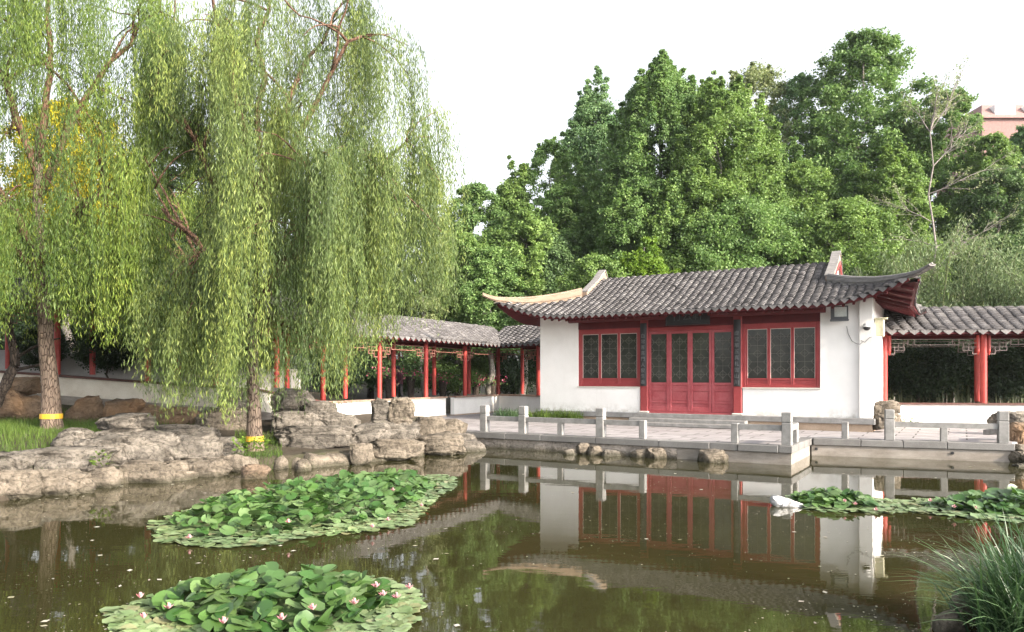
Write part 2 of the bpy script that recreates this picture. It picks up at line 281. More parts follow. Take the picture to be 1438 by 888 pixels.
# ------------------------------------------------------------------ mesh helpers
ORG = {}
class MB:
    def __init__(s): s.v = []; s.f = []; s.mi = []
    def add(s, vs, fs, mi=0):
        o = len(s.v); s.v.extend(vs)
        for f in fs: s.f.append(tuple(i + o for i in f)); s.mi.append(mi)
    def box(s, x0, x1, y0, y1, z0, z1, mi=0):
        s.add([(x0,y0,z0),(x1,y0,z0),(x1,y1,z0),(x0,y1,z0),(x0,y0,z1),(x1,y0,z1),(x1,y1,z1),(x0,y1,z1)],
              [(0,3,2,1),(4,5,6,7),(0,1,5,4),(1,2,6,5),(2,3,7,6),(3,0,4,7)], mi)
        return s
    def bbox(s, x0, x1, y0, y1, z0, z1, b=0.012, mi=0):
        # box with chamfered edges
        vs = []; 
        for sx in (0, 1):
            for sy in (0, 1):
                for sz in (0, 1):
                    X = (x0, x1)[sx]; Y = (y0, y1)[sy]; Z = (z0, z1)[sz]
                    ix = X + (b if sx == 0 else -b); iy = Y + (b if sy == 0 else -b); iz = Z + (b if sz == 0 else -b)
                    vs += [(X, iy, iz), (ix, Y, iz), (ix, iy, Z)]
        bm = bmesh.new()
        for p in vs: bm.verts.new(p)
        r = bmesh.ops.convex_hull(bm, input=bm.verts)
        bm.verts.ensure_lookup_table(); bm.verts.index_update()
        s.add([tuple(p.co) for p in bm.verts], [[q.index for q in f.verts] for f in bm.faces], mi); bm.free(); return s
    def beam(s, a, b, w, h, up=(0, 0, 1), mi=0):
        a = Vector(a); b = Vector(b); d = (b - a); d.normalize(); up = Vector(up)
        sd = d.cross(up)
        if sd.length < 1e-4: sd = Vector((1, 0, 0))
        sd.normalize(); u = sd.cross(d); u.normalize()
        vs = [p + sd * (i * w / 2) + u * (j * h / 2) for p in (a, b) for i, j in ((-1,-1),(1,-1),(1,1),(-1,1))]
        s.add([tuple(p) for p in vs], [(0,1,2,3),(7,6,5,4),(0,4,5,1),(1,5,6,2),(2,6,7,3),(3,7,4,0)], mi); return s
    def tube(s, path, radii, n=8, mi=0, cap=True):
        P = [Vector(p) for p in path]
        if not hasattr(radii, '__len__'): radii = [radii] * len(P)
        o = len(s.v); ref = Vector((0.31, 0.95, 0.08))
        for i, p in enumerate(P):
            d = P[min(i + 1, len(P) - 1)] - P[max(i - 1, 0)]
            if d.length < 1e-9: d = Vector((0, 0, 1))
            d.normalize()
            a = d.cross(ref)
            if a.length < 0.05: a = d.cross(Vector((1, 0, 0)))
            a.normalize(); b = d.cross(a)
            for k in range(n):
                t = 2 * math.pi * k / n
                s.v.append(tuple(p + (a * math.cos(t) + b * math.sin(t)) * radii[i]))
        for i in range(len(P) - 1):
            for k in range(n):
                s.f.append((o + i*n + k, o + i*n + (k+1) % n, o + (i+1)*n + (k+1) % n, o + (i+1)*n + k)); s.mi.append(mi)
        if cap:
            s.f.append(tuple(o + k for k in range(n))[::-1]); s.mi.append(mi)
            s.f.append(tuple(o + (len(P)-1)*n + k for k in range(n))); s.mi.append(mi)
        return s
    def grid(s, fn, nu, nv, mi=0):
        o = len(s.v)
        for i in range(nu + 1):
            for j in range(nv + 1): s.v.append(tuple(fn(i / nu, j / nv)))
        for i in range(nu):
            for j in range(nv):
                a = o + i * (nv + 1) + j
                s.f.append((a, a + nv + 1, a + nv + 2, a + 1)); s.mi.append(mi)
        return s
    def prism(s, poly, z0, z1, mi=0):
        n = len(poly); o = len(s.v)
        s.v += [(p[0], p[1], z0) for p in poly] + [(p[0], p[1], z1) for p in poly]
        s.f.append(tuple(o + i for i in range(n))[::-1]); s.f.append(tuple(o + n + i for i in range(n))); s.mi += [mi, mi]
        for i in range(n):
            j = (i + 1) % n; s.f.append((o + i, o + j, o + n + j, o + n + i)); s.mi.append(mi)
        return s
    def build(s, name, mats, parent=None, smooth=False, loc=None):
        me = bpy.data.meshes.new(name)
        org = ORG[parent.name] if parent is not None else (loc or (0, 0, 0))
        me.from_pydata([(a - org[0], b - org[1], c - org[2]) for a, b, c in s.v], [], s.f)
        if not isinstance(mats, (list, tuple)): mats = [mats]
        for mm in mats: me.materials.append(mm)
        if len(mats) > 1: me.polygons.foreach_set('material_index', s.mi)
        if smooth: me.polygons.foreach_set('use_smooth', [True] * len(me.polygons))
        me.update()
        return link(name, me, parent, loc)
def link(name, me, parent=None, loc=None):
    o = bpy.data.objects.new(name, me); COL.objects.link(o)
    if parent is not None: o.parent = parent; ORG[o.name] = ORG[parent.name]
    elif loc: o.location = loc; ORG[o.name] = loc
    else: ORG[o.name] = (0, 0, 0)
    return o
def tag(o, label=None, cat=None, group=None, kind=None):
    if label: o['label'] = label
    if cat: o['category'] = cat
    if group: o['group'] = group
    if kind: o['kind'] = kind
    return o
def thing(name, label, cat, loc=(0, 0, 0), rot=0.0, group=None, org=None):
    o = bpy.data.objects.new(name, None); COL.objects.link(o); o.empty_display_size = 0.3
    o.location = loc; o.rotation_euler = (0, 0, rot)
    ORG[o.name] = org if org is not None else loc
    return tag(o, label, cat, group)
def arr_mesh(name, V, Fc, mat, parent=None, loc=None, smooth=False):
    V = np.asarray(V, np.float32).reshape(-1, 3); Fc = np.asarray(Fc, np.int32)
    org = ORG[parent.name] if parent is not None else (loc or (0, 0, 0))
    me = bpy.data.meshes.new(name)
    V = V - np.array(org, np.float32)
    k = Fc.shape[1]
    me.vertices.add(len(V)); me.vertices.foreach_set('co', V.ravel())
    me.loops.add(Fc.size); me.loops.foreach_set('vertex_index', Fc.ravel())
    me.polygons.add(len(Fc)); me.polygons.foreach_set('loop_start', np.arange(0, Fc.size, k, dtype=np.int32))
    try: me.polygons.foreach_set('loop_total', np.full(len(Fc), k, np.int32))
    except Exception: pass
    if smooth: me.polygons.foreach_set('use_smooth', np.ones(len(Fc), bool))
    me.materials.append(mat); me.update(calc_edges=True); me.validate()
    return link(name, me, parent, loc)
def nrm(a): return a / np.maximum(np.linalg.norm(a, axis=-1, keepdims=True), 1e-9)
def leaf_quads(P, A, Nn, L, W):
    """one kite-shaped leaf at every P along A, facing Nn"""
    A = nrm(A); B = nrm(np.cross(Nn, A)); L = np.asarray(L).reshape(-1, 1); W = np.asarray(W).reshape(-1, 1)
    V = np.stack([P, P + A * L * 0.45 + B * W * 0.5, P + A * L, P + A * L * 0.45 - B * W * 0.5], 1)
    n = len(P); return V.reshape(-1, 3), np.arange(4 * n).reshape(n, 4)

# ------------------------------------------------------------------ camera, light, sky
cam = bpy.data.cameras.new('camera'); co = bpy.data.objects.new('camera', cam); COL.objects.link(co)
cam.sensor_width = 36; cam.lens = 36 * F / 1438; cam.shift_y = 86 / 1438; cam.clip_end = 2000; cam.clip_start = 0.05
co.location = (0, 0, EYE); co.rotation_euler = (R(90), 0, 0); S.camera = co
SUN_EL = R(24); sun_dir = Vector((0.80, -0.60, 0)).normalized()
sd = Vector((sun_dir.x * math.cos(SUN_EL), sun_dir.y * math.cos(SUN_EL), math.sin(SUN_EL)))
sl = bpy.data.lights.new('sun', 'SUN'); sl.energy = 2.8; sl.angle = R(1.5); sl.color = (1.0, 0.86, 0.68)
so = bpy.data.objects.new('sun', sl); COL.objects.link(so); so.location = sd * 60
so.rotation_euler = sd.to_track_quat('Z', 'Y').to_euler()
W = bpy.data.worlds.new('World'); S.world = W; W.use_nodes = True
nt = W.node_tree; nt.nodes.clear()
wo = nt.nodes.new('ShaderNodeOutputWorld'); bg = nt.nodes.new('ShaderNodeBackground')
sky = nt.nodes.new('ShaderNodeTexSky'); sky.sky_type = 'NISHITA'; sky.sun_disc = False
sky.sun_elevation = SUN_EL; sky.sun_rotation = math.atan2(sun_dir.x, sun_dir.y)
sky.air_density = 1.0; sky.dust_density = 4.0; sky.ozone_density = 1.0
hs = nt.nodes.new('ShaderNodeHueSaturation'); hs.inputs['Saturation'].default_value = 0.22
nt.links.new(sky.outputs[0], hs.inputs['Color']); nt.links.new(hs.outputs[0], bg.inputs[0])
bg.inputs[1].default_value = 0.15
nt.links.new(bg.outputs[0], wo.inputs[0])
S.view_settings.view_transform = 'Standard'; S.view_settings.look = 'None'
S.view_settings.exposure = 1.75; S.view_settings.gamma = 1.0
S.render.engine = 'CYCLES'
S.cycles.max_bounces = 8; S.cycles.transparent_max_bounces = 8; S.cycles.use_denoising = True

# ------------------------------------------------------------------ terrain and water
SHORE = [(-8.9, 3.9), (-9.0, 8), (-8.35, 11.3), (-7.75, 12.9), (-6.75, 14.7), (-5.7, 15.8), (-4.2, 16.45), (-2.75, 18.1), (-1.75, 19.8), (-1.45, 21.2), LW(-0.3, -5.25),
         LW(9.1, -5.25), LW(9.1, -2.75), LW(13.6, -1.95), (12.3, 16.3), (13.2, 13), (13.5, 9), (9, 6.0), (6, 5.6), (4.6, 5.5), (3.75, 5.15), (3.2, 4.4), (0, 4.0)]
SH = np.array(SHORE)
def shore_sd(x, y):
    """signed distance to the shoreline, positive on land (numpy arrays)"""
    x = np.asarray(x, float); y = np.asarray(y, float)
    d = np.full(x.shape, 1e9); ins = np.zeros(x.shape, bool)
    n = len(SH)
    for i in range(n):
        a = SH[i]; b = SH[(i + 1) % n]; e = b - a
        t = np.clip(((x - a[0]) * e[0] + (y - a[1]) * e[1]) / (e @ e), 0, 1)
        d = np.minimum(d, np.hypot(x - a[0] - t * e[0], y - a[1] - t * e[1]))
        c = ((a[1] > y) != (b[1] > y)) & (x < (b[0] - a[0]) * (y - a[1]) / (b[1] - a[1] + 1e-12) + a[0])
        ins ^= c
    return np.where(ins, -d, d)
def sst(a, b, x):
    t = np.clip((x - a) / (b - a), 0, 1); return t * t * (3 - 2 * t)
def ground_z(x, y):
    x = np.asarray(x, float); y = np.asarray(y, float)
    s = shore_sd(x, y)
    left = sst(-2.2, -5.0, x)
    h = 0.36 + left * (-0.10 + 0.46 * sst(0.7, 4.5, s)) + 0.55 * sst(-6.5, -9.5, x) * sst(20.3, 22.2, y)
    h = h + 0.03 * np.sin(x * 1.7 + y * 0.9) * left * sst(0.3, 1.5, s)
    h = h + 0.012 * np.maximum(y - 45, 0)
    return -0.9 + (h + 0.9) * sst(-0.35, 0.12, s)
def gz(x, y): return float(ground_z(np.array([x]), np.array([y]))[0])
def axis(lo, hi, step, far):
    a = list(np.arange(lo, hi + 1e-6, step)); g = step; p = hi
    while p < far: g *= 1.35; p += g; a.append(p)
    g = step; p = lo
    while p > -far: g *= 1.35; p -= g; a.insert(0, p)
    return np.array(a)
xs = axis(-20, 17, 0.22, 900); ys = axis(2, 36, 0.22, 900)
XX, YY = np.meshgrid(xs, ys, indexing='ij')
ZZ = ground_z(XX, YY)
V = np.stack([XX, YY, ZZ], -1).reshape(-1, 3)
nx, ny = XX.shape
idx = np.arange(nx * ny).reshape(nx, ny)
Fq = np.stack([idx[:-1, :-1], idx[1:, :-1], idx[1:, 1:], idx[:-1, 1:]], -1).reshape(-1, 4)
tag(arr_mesh('ground', V, Fq, M['soil'], smooth=True), kind='structure')
tag(MB().grid(lambda u, v: (-14 + 32 * u, 1 + 24 * v, 0.0), 2, 2).build('water', M['water']), kind='structure')

# ------------------------------------------------------------------ roofs
rg = np.random.default_rng(5)
def tile_col(mb, pts, side, w, h, step=0.125, lip=0.034):
    """one row of overlapping half-round cover tiles running up a slope"""
    P = np.array(pts, float); side = np.array(side, float)
    seg = np.linalg.norm(np.diff(P, axis=0), axis=1); cum = np.concatenate([[0], np.cumsum(seg)]); L = cum[-1]
    n = max(2, int(L / step))
    def atl(s): return np.array([np.interp(s, cum, P[:, k]) for k in range(3)])
    ang = np.linspace(0.12, math.pi - 0.12, 6)
    ca = np.cos(ang); sa = np.sin(ang)
    for i in range(n):
        s0 = i * L / n; s1 = min(L, s0 + 1.25 * L / n)
        a = atl(s0); b = atl(s1); d = (b - a); d /= max(1e-9, np.linalg.norm(d))
        nn = np.cross(side, d); nn /= np.linalg.norm(nn)
        if nn[2] < 0: nn = -nn
        j = rg.normal(0, 0.006); jl = rg.normal(0, 0.005) + (0.02 if rg.random() < 0.04 else 0)
        ww = w * (1 + rg.normal(0, 0.03))
        vs = []
        for (p, lf, hh) in ((a, lip + jl, h), (b, 0.0, h * 0.92), (a, jl - 0.004, h - 0.01)):
            for k in range(6):
                vs.append(tuple(p + side * (ww / 2 * ca[k] + j) + nn * (hh * sa[k] + lf)))
        fs = [(k, k + 1, 6 + k + 1, 6 + k) for k in range(5)] + [(12 + k, 12 + k + 1, k + 1, k) for k in range(5)]
        mb.add(vs, fs)
def drip(mb, p, side, fwd, w, h):
    """scalloped drip tile that hangs at the eave between two rows, with its own thickness"""
    p = np.array(p, float); side = np.array(side, float); fwd = np.array(fwd, float)
    pr = [(-0.5, 0.02), (-0.36, -0.35), (-0.15, -0.72), (0, -1.0), (0.15, -0.72), (0.36, -0.35), (0.5, 0.02), (0, 0.22)]
    a = [tuple(p + side * (x * w) + np.array([0, 0, 1.0]) * (z * h) + fwd * (0.02 - 0.02 * z)) for x, z in pr]
    b = [tuple(np.array(q) - fwd * 0.025) for q in a]
    k = len(pr)
    mb.add(a + b, [tuple(range(k)), tuple(range(2 * k - 1, k - 1, -1))] + [(i, (i + 1) % k, k + (i + 1) % k, k + i) for i in range(k)][::1])

# ------------------------------------------------------------------ the hall
hall = thing('garden_hall', 'white walled hall with red door and windows under a grey upturned tile roof', 'hall',
             (HO[0], HO[1], 0.43), HROT, org=(0, 0, 0.43))
HD = 3.4; HL = 10.66
MB().bbox(-0.1, 10.72, -0.14, HD + 0.1, 0.64, 0.81, 0.015).build('plinth_coping', M['granite'], hall)
MB().box(-0.04, 10.64, -0.06, HD, 0.25, 0.64).build('plinth', M['cream'], hall)
ST = 4.2
wm = MB()
wm.box(0.0, 1.49, 0.0, 0.3, 0.81, ST).box(9.27, 10.31, 0.0, 0.3, 0.81, ST)
wm.box(1.49, 3.74, 0.0, 0.3, 0.81, 1.62).box(7.06, 9.27, 0.0, 0.3, 0.81, 1.62)
wm.box(0.0, 0.3, 0.3, HD - 0.3, 0.81, ST).box(10.36, HL, 0.3, HD - 0.3, 0.81, ST).box(0.0, HL, HD - 0.3, HD, 0.81, ST)
wm.build('wall', M['plaster'], hall)
MB().bbox(10.31, HL, -0.09, 0.3, 0.81, ST, 0.01).build('pilaster', M['plaster'], hall)
sm = MB().bbox(1.46, 3.74, -0.05, 0.1, 1.62, 1.66, 0.006); sm.build('window_sill', M['trimgrey'], hall)
sm = MB().bbox(7.06, 9.3, -0.05, 0.1, 1.62, 1.66, 0.006); sm.build('window_sill', M['trimgrey'], hall)
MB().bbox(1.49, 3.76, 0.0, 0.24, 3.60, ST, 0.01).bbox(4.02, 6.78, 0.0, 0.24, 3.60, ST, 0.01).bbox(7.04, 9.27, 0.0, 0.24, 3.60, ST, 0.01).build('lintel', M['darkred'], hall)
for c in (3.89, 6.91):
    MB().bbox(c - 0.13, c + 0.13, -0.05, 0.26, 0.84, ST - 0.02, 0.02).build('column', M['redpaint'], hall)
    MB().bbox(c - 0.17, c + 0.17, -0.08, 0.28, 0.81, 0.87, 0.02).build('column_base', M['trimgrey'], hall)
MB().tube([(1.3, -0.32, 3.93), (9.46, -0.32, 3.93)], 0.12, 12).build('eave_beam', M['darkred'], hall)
MB().box(4.04, 6.76, -0.02, 0.2, 0.81, 0.87).build('threshold', M['doorred'], hall)
MB().bbox(4.02, 6.78, 0.02, 0.2, 3.46, 3.59, 0.01).build('door_head', M['redpaint'], hall)

def lattice(l0, l1, z0, z1, y):
    mb = MB(); t = 0.0075; d = 0.010
    def seg(a, b): mb.beam((a[0], y, a[1]), (b[0], y, b[1]), d, t, (0, 1, 0))
    w = l1 - l0; h = z1 - z0; cx = (l0 + l1) / 2
    rows = [z0 + h * k / 6 for k in range(1, 6)]
    for z in rows: seg((l0, z), (l1, z))
    seg((cx, z0 + h * 0.06), (cx, z1 - h * 0.06))
    q = w * 0.22; r = h / 15
    for k in (0.5, 2.5, 4.5):      # octagon rosettes
        zc = z0 + h * (k + 0.5) / 6
        if k == 0.5: zc = z0 + h / 6
        if k == 2.5: zc = z0 + h / 2
        if k == 4.5: zc = z0 + h * 5 / 6
        o = [(cx, zc - r * 1.2), (cx + q, zc), (cx, zc + r * 1.2), (cx - q, zc)]
        for i in range(4): seg(o[i], o[(i + 1) % 4])
    for k in (1, 2, 4, 5):
        z = z0 + h * k / 6
        for sx in (-1, 1):
            e = l0 if sx < 0 else l1
            seg((e, z + r * 1.3), (e - sx * w * 0.2, z)); seg((e, z - r * 1.3), (e - sx * w * 0.2, z))
    return mb
def casement(l0, l1, z0, z1, pz0, pz1, n, parent_name='window'):
    fr = MB(); st = 0.10
    wI = (l1 - l0 - 2 * st)
    fr.bbox(l0, l0 + st, 0.03, 0.16, z0, z1, 0.008).bbox(l1 - st, l1, 0.03, 0.16, z0, z1, 0.008)
    fr.bbox(l0 + st, l1 - st, 0.035, 0.155, z0, z0 + 0.08, 0.008).bbox(l0 + st, l1 - st, 0.035, 0.155, pz1 + 0.02, z1, 0.008)
    fw = wI / n; panes = []
    for i in range(n):
        a = l0 + st + i * fw; b = a + fw; s = 0.048
        fr.bbox(a + 0.004, a + s, 0.045, 0.125, z0 + 0.08, pz1 + 0.02, 0.006).bbox(b - s, b - 0.004, 0.045, 0.125, z0 + 0.08, pz1 + 0.02, 0.006)
        fr.bbox(a + s, b - s, 0.05, 0.12, pz0 - 0.05, pz0, 0.006).bbox(a + s, b - s, 0.05, 0.12, z0 + 0.08, z0 + 0.115, 0.006)
        fr.box(a + s, b - s, 0.075, 0.10, z0 + 0.115, pz0 - 0.05)
        fr.bbox(a + s, b - s, 0.05, 0.12, pz1 - 0.012, pz1 + 0.02, 0.004)
        panes.append((a + s, b - s))
    w = fr.build(parent_name, M['redpaint'], hall)
    for a, b in panes:
        MB().box(a, b, 0.10, 0.112, pz0, pz1 - 0.012).build('pane', M['glass'], w)
        lattice(a, b, pz0, pz1 - 0.012, 0.09).build('lattice', M['came'], w)
        e = MB(); e.box(a, a + 0.012, 0.058, 0.07, pz0, pz1 - 0.012).box(b - 0.012, b, 0.058, 0.07, pz0, pz1 - 0.012).box(a + 0.012, b - 0.012, 0.058, 0.07, pz1 - 0.026, pz1 - 0.012)
        e.build('bead', M['trimgrey'], w)
    return w
casement(1.49, 3.76, 1.66, 3.60, 1.94, 3.44, 3)
casement(7.04, 9.27, 1.66, 3.60, 1.94, 3.44, 3)
DW = (6.78 - 4.02) / 4
for i in range(4):
    a = 4.02 + i * DW + 0.004; b = a + DW - 0.008; s = 0.075; z0, z1 = 0.875, 3.455
    d = MB()
    d.bbox(a, a + s, 0.03, 0.10, z0, z1, 0.006).bbox(b - s, b, 0.03, 0.10, z0, z1, 0.006)
    for (p, q) in ((z0, 1.02), (1.14, 1.19), (1.53, 1.60), (1.72, 1.80), (3.37, z1)):
        d.bbox(a + s, b - s, 0.035, 0.095, p, q, 0.006)
    d = d.build('door_leaf', M['doorred'], hall)
    pn = MB()
    for (p, q) in ((1.02, 1.14), (1.19, 1.53), (1.60, 1.72)): pn.box(a + s, b - s, 0.06, 0.08, p, q)
    pn.bbox(a + s + 0.04, b - s - 0.04, 0.05, 0.062, 1.23, 1.49, 0.005)
    pn.build('panel', M['doorred'], d)
    MB().box(a + s, b - s, 0.075, 0.087, 1.80, 3.37).build('pane', M['glass'], d)
    lattice(a + s, b - s, 1.80, 3.37, 0.064).build('lattice', M['came'], d)
for (y0, y1, z0, z1, l0, l1) in ((-0.52, -0.145, 0.44, 0.66, 3.55, 7.25), (-0.9, -0.52, 0.44, 0.55, 3.5, 7.3)):
    MB().bbox(l0, l1, y0, y1, z0, z1, 0.012).build('step', M['granite'], hall)

# roof: rolled top, gabled hips, corners that sweep up
EZ, RISE, YE, YC = 3.99, 1.62, -1.0, 2.3
HALF = YC - YE; LE0, LE1 = -1.0, 11.66; G0, G1 = 1.36, 9.40; YF = 0.75; LM = (LE0 + LE1) / 2
BK = 0.45
def my(y): return y if y <= YC else YC + (y - YC) * BK
def prof(t):
    t = min(max(t, 0), 1)
    z = EZ + RISE * (0.80 * t + 0.22 * t * t)
    if t > 0.86: z -= RISE * 0.02 * ((t - 0.86) / 0.14) ** 2 * 2.2
    return z
def cfac(l): return max(abs(l - LM) - 3.7, 0) / (LE1 - LM - 3.7)
def upl(l): return 0.60 * min(cfac(l), 1.12) ** 2.2
def front(l, t, back=False):          # t: 0 eave .. 1 ridge
    c = cfac(l)
    ye = YE - 0.22 * c * c
    y = ye + (YC - ye) * t
    z = prof(t) + upl(l) * (0.2 if back else 1.0)
    if back: y = my(2 * YC - y)
    return (l, y, z)
def hip_t(l):                          # where the front slope meets the hip, as t
    k = (LE1 - abs(l - LM) - LM) / (LE1 - G1)
    return (YF - YE) / HALF * max(k, 0.0)
def endp(v, s, right=True):            # v: along the end from front hip to back hip (-1..1), s: 0 eave .. 1 at gable
    p = abs(v); y = YC + v * (YC - YE) ; 
    q = (1 - (abs(y - YC) - (YC - YF)) / (YF - YE)) if abs(y - YC) > (YC - YF) else 1.0
    q = min(max(q, 0), 1)
    lh = LE1 - (LE1 - G1) * s
    lu = LE1 - (LE1 - G1) * q          # the hip's own l at this y gives the same uplift
    flare = 0.22 * (1 - q) ** 2
    z = prof(s * (YF - YE) / HALF) + upl(lu) * (0.2 if v > 0 else 1.0)
    l = lh + flare * (1 - s)
    return ((l if right else 2 * LM - l), my(y), z), q
rf = MB(); drs = [MB(), MB(), MB(), MB()]
SP = 0.238
nc = int((LE1 - LE0) / SP)
rb = MB()
for bk in (False, True):
    for k in range(nc + 1):
        l = LE0 + 0.08 + (LE1 - LE0 - 0.16) * k / nc
        te = 1.0 if G0 < l < G1 else hip_t(l)
        if te > 0.04:
            pts = [front(l, te * i / 9, bk) for i in range(10)]
            if te == 1.0: pts.append((l, YC, prof(1.0) + 0.012))
            tile_col(rf, pts, (1, 0, 0), SP * 0.88, 0.066)
        if k < nc:
            l2 = l + SP / 2
            p = front(l2, 0, bk)
            drip(drs[int(bk)], (p[0], p[1], p[2] + 0.035), (1, 0, 0), (0, -1 if not bk else 1, 0), SP * 0.98, 0.115)
    rb.grid(lambda u, v: front(LE0 + (LE1 - LE0) * u, (1.0 if G0 <= LE0 + (LE1 - LE0) * u <= G1 else hip_t(LE0 + (LE1 - LE0) * u)) * v, bk), 90, 10)
for right in (True, False):
    ne = int(2 * (YC - YE) / SP)
    for k in range(ne + 1):
        v = -1 + 2 * (k + 0.5) / (ne + 1)
        _, q = endp(v, 0, right)
        if q > 0.06:
            tile_col(rf, [endp(v, q * i / 6, right)[0] for i in range(7)], (0, 1, 0), SP * 0.88, 0.066)
        p = endp(v + 0.5 / ne, 0, right)[0]
        if k < ne: drip(drs[2 + int(right)], (p[0], p[1], p[2] + 0.035), (0, 1, 0), (1 if right else -1, 0, 0), SP * 0.98, 0.115)
    def ef(u, w):
        v = -1 + 2 * u; _, q = endp(v, 0, right); return endp(v, q * w, right)[0]
    rb.grid(ef, 44, 6)
roof = rb.build('roof', M['tilebed'], hall)
rf.build('roof_tiling', M['tile'], roof)
for dr in drs: dr.build('eave_edging', M['drip'], roof)
# soffit and rafters, red
sf = MB()
sf.grid(lambda u, v: (lambda p: (p[0], p[1] + 0.06, p[2] - 0.10))(front(LE0 + 0.1 + (LE1 - LE0 - 0.2) * u, 0.42 * v if G0 <= LE0 + (LE1 - LE0) * u <= G1 else min(hip_t(LE0 + 0.1 + (LE1 - LE0 - 0.2) * u), 0.42) * v)), 60, 5)
for right in (True, False):
    def ef2(u, w):
        v = -0.98 + 1.96 * u; _, q = endp(v, 0, right); p = endp(v, min(q, 0.95) * w, right)[0]; return (p[0] - (0.06 if right else -0.06), p[1], p[2] - 0.10)
    sf.grid(ef2, 40, 5)
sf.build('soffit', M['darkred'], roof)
fa = MB(); fb1 = MB(); fb2 = MB()
for k in range(60):
    a = LE0 + 0.05 + (LE1 - LE0 - 0.1) * k / 60; b = LE0 + 0.05 + (LE1 - LE0 - 0.1) * (k + 1) / 60
    pa = front(a, 0.012); pb = front(b, 0.012)
    fa.beam((pa[0], pa[1], pa[2] - 0.06), (pb[0], pb[1], pb[2] - 0.06), 0.04, 0.09)
for k in range(36):
    a = -0.99 + 1.98 * k / 36; b = -0.99 + 1.98 * (k + 1) / 36
    pa = endp(a, 0.02)[0]; pb = endp(b, 0.02)[0]
    fb1.beam((pa[0], pa[1], pa[2] - 0.06), (pb[0], pb[1], pb[2] - 0.06), 0.04, 0.09)
    fb2.beam((2 * LM - pa[0], pa[1], pa[2] - 0.06), (2 * LM - pb[0], pb[1], pb[2] - 0.06), 0.04, 0.09)
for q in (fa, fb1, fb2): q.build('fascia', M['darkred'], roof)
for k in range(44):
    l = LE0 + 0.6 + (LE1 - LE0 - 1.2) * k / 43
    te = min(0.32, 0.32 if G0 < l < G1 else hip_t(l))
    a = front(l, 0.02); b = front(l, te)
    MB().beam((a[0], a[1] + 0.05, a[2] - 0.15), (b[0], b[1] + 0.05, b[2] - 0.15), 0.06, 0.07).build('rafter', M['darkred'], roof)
for k in range(16):
    v = -0.92 + 1.5 * k / 15; _, q = endp(v, 0)
    a = endp(v, 0.03)[0]; b = endp(v, max(0.1, min(q, 0.8)))[0]
    MB().beam((a[0] - 0.05, a[1], a[2] - 0.15), (b[0] - 0.05, b[1], b[2] - 0.15), 0.06, 0.07).build('rafter', M['darkred'], roof)
# gables with their descending ridges, then hip ridges to the swept tips
def band(mb, path, w, h, z0=0.0, mi=0):
    P = [Vector(p) for p in path]; o = len(mb.v)
    for i, p in enumerate(P):
        d = P[min(i + 1, len(P) - 1)] - P[max(i - 1, 0)]; s_ = Vector((d.y, -d.x, 0))
        if s_.length < 1e-6: s_ = Vector((1, 0, 0))
        s_.normalize()
        hh = h[i] if hasattr(h, '__len__') else h
        for (a, b) in ((-0.5, z0), (0.5, z0), (0.5, z0 + hh), (-0.5, z0 + hh)): mb.v.append(tuple(p + s_ * (a * w) + Vector((0, 0, b))))
    for i in range(len(P) - 1):
        for k in range(4):
            mb.f.append((o + i*4 + k, o + i*4 + (k+1) % 4, o + (i+1)*4 + (k+1) % 4, o + (i+1)*4 + k)); mb.mi.append(mi)
    mb.f.append((o + 3, o + 2, o + 1, o)); mb.f.append(tuple(o + 4 * (len(P) - 1) + k for k in range(4))); mb.mi += [mi, mi]
def roof_y(y): return prof((y - YE) / HALF) if y <= YC else prof((2 * YC - y - YE) / HALF)
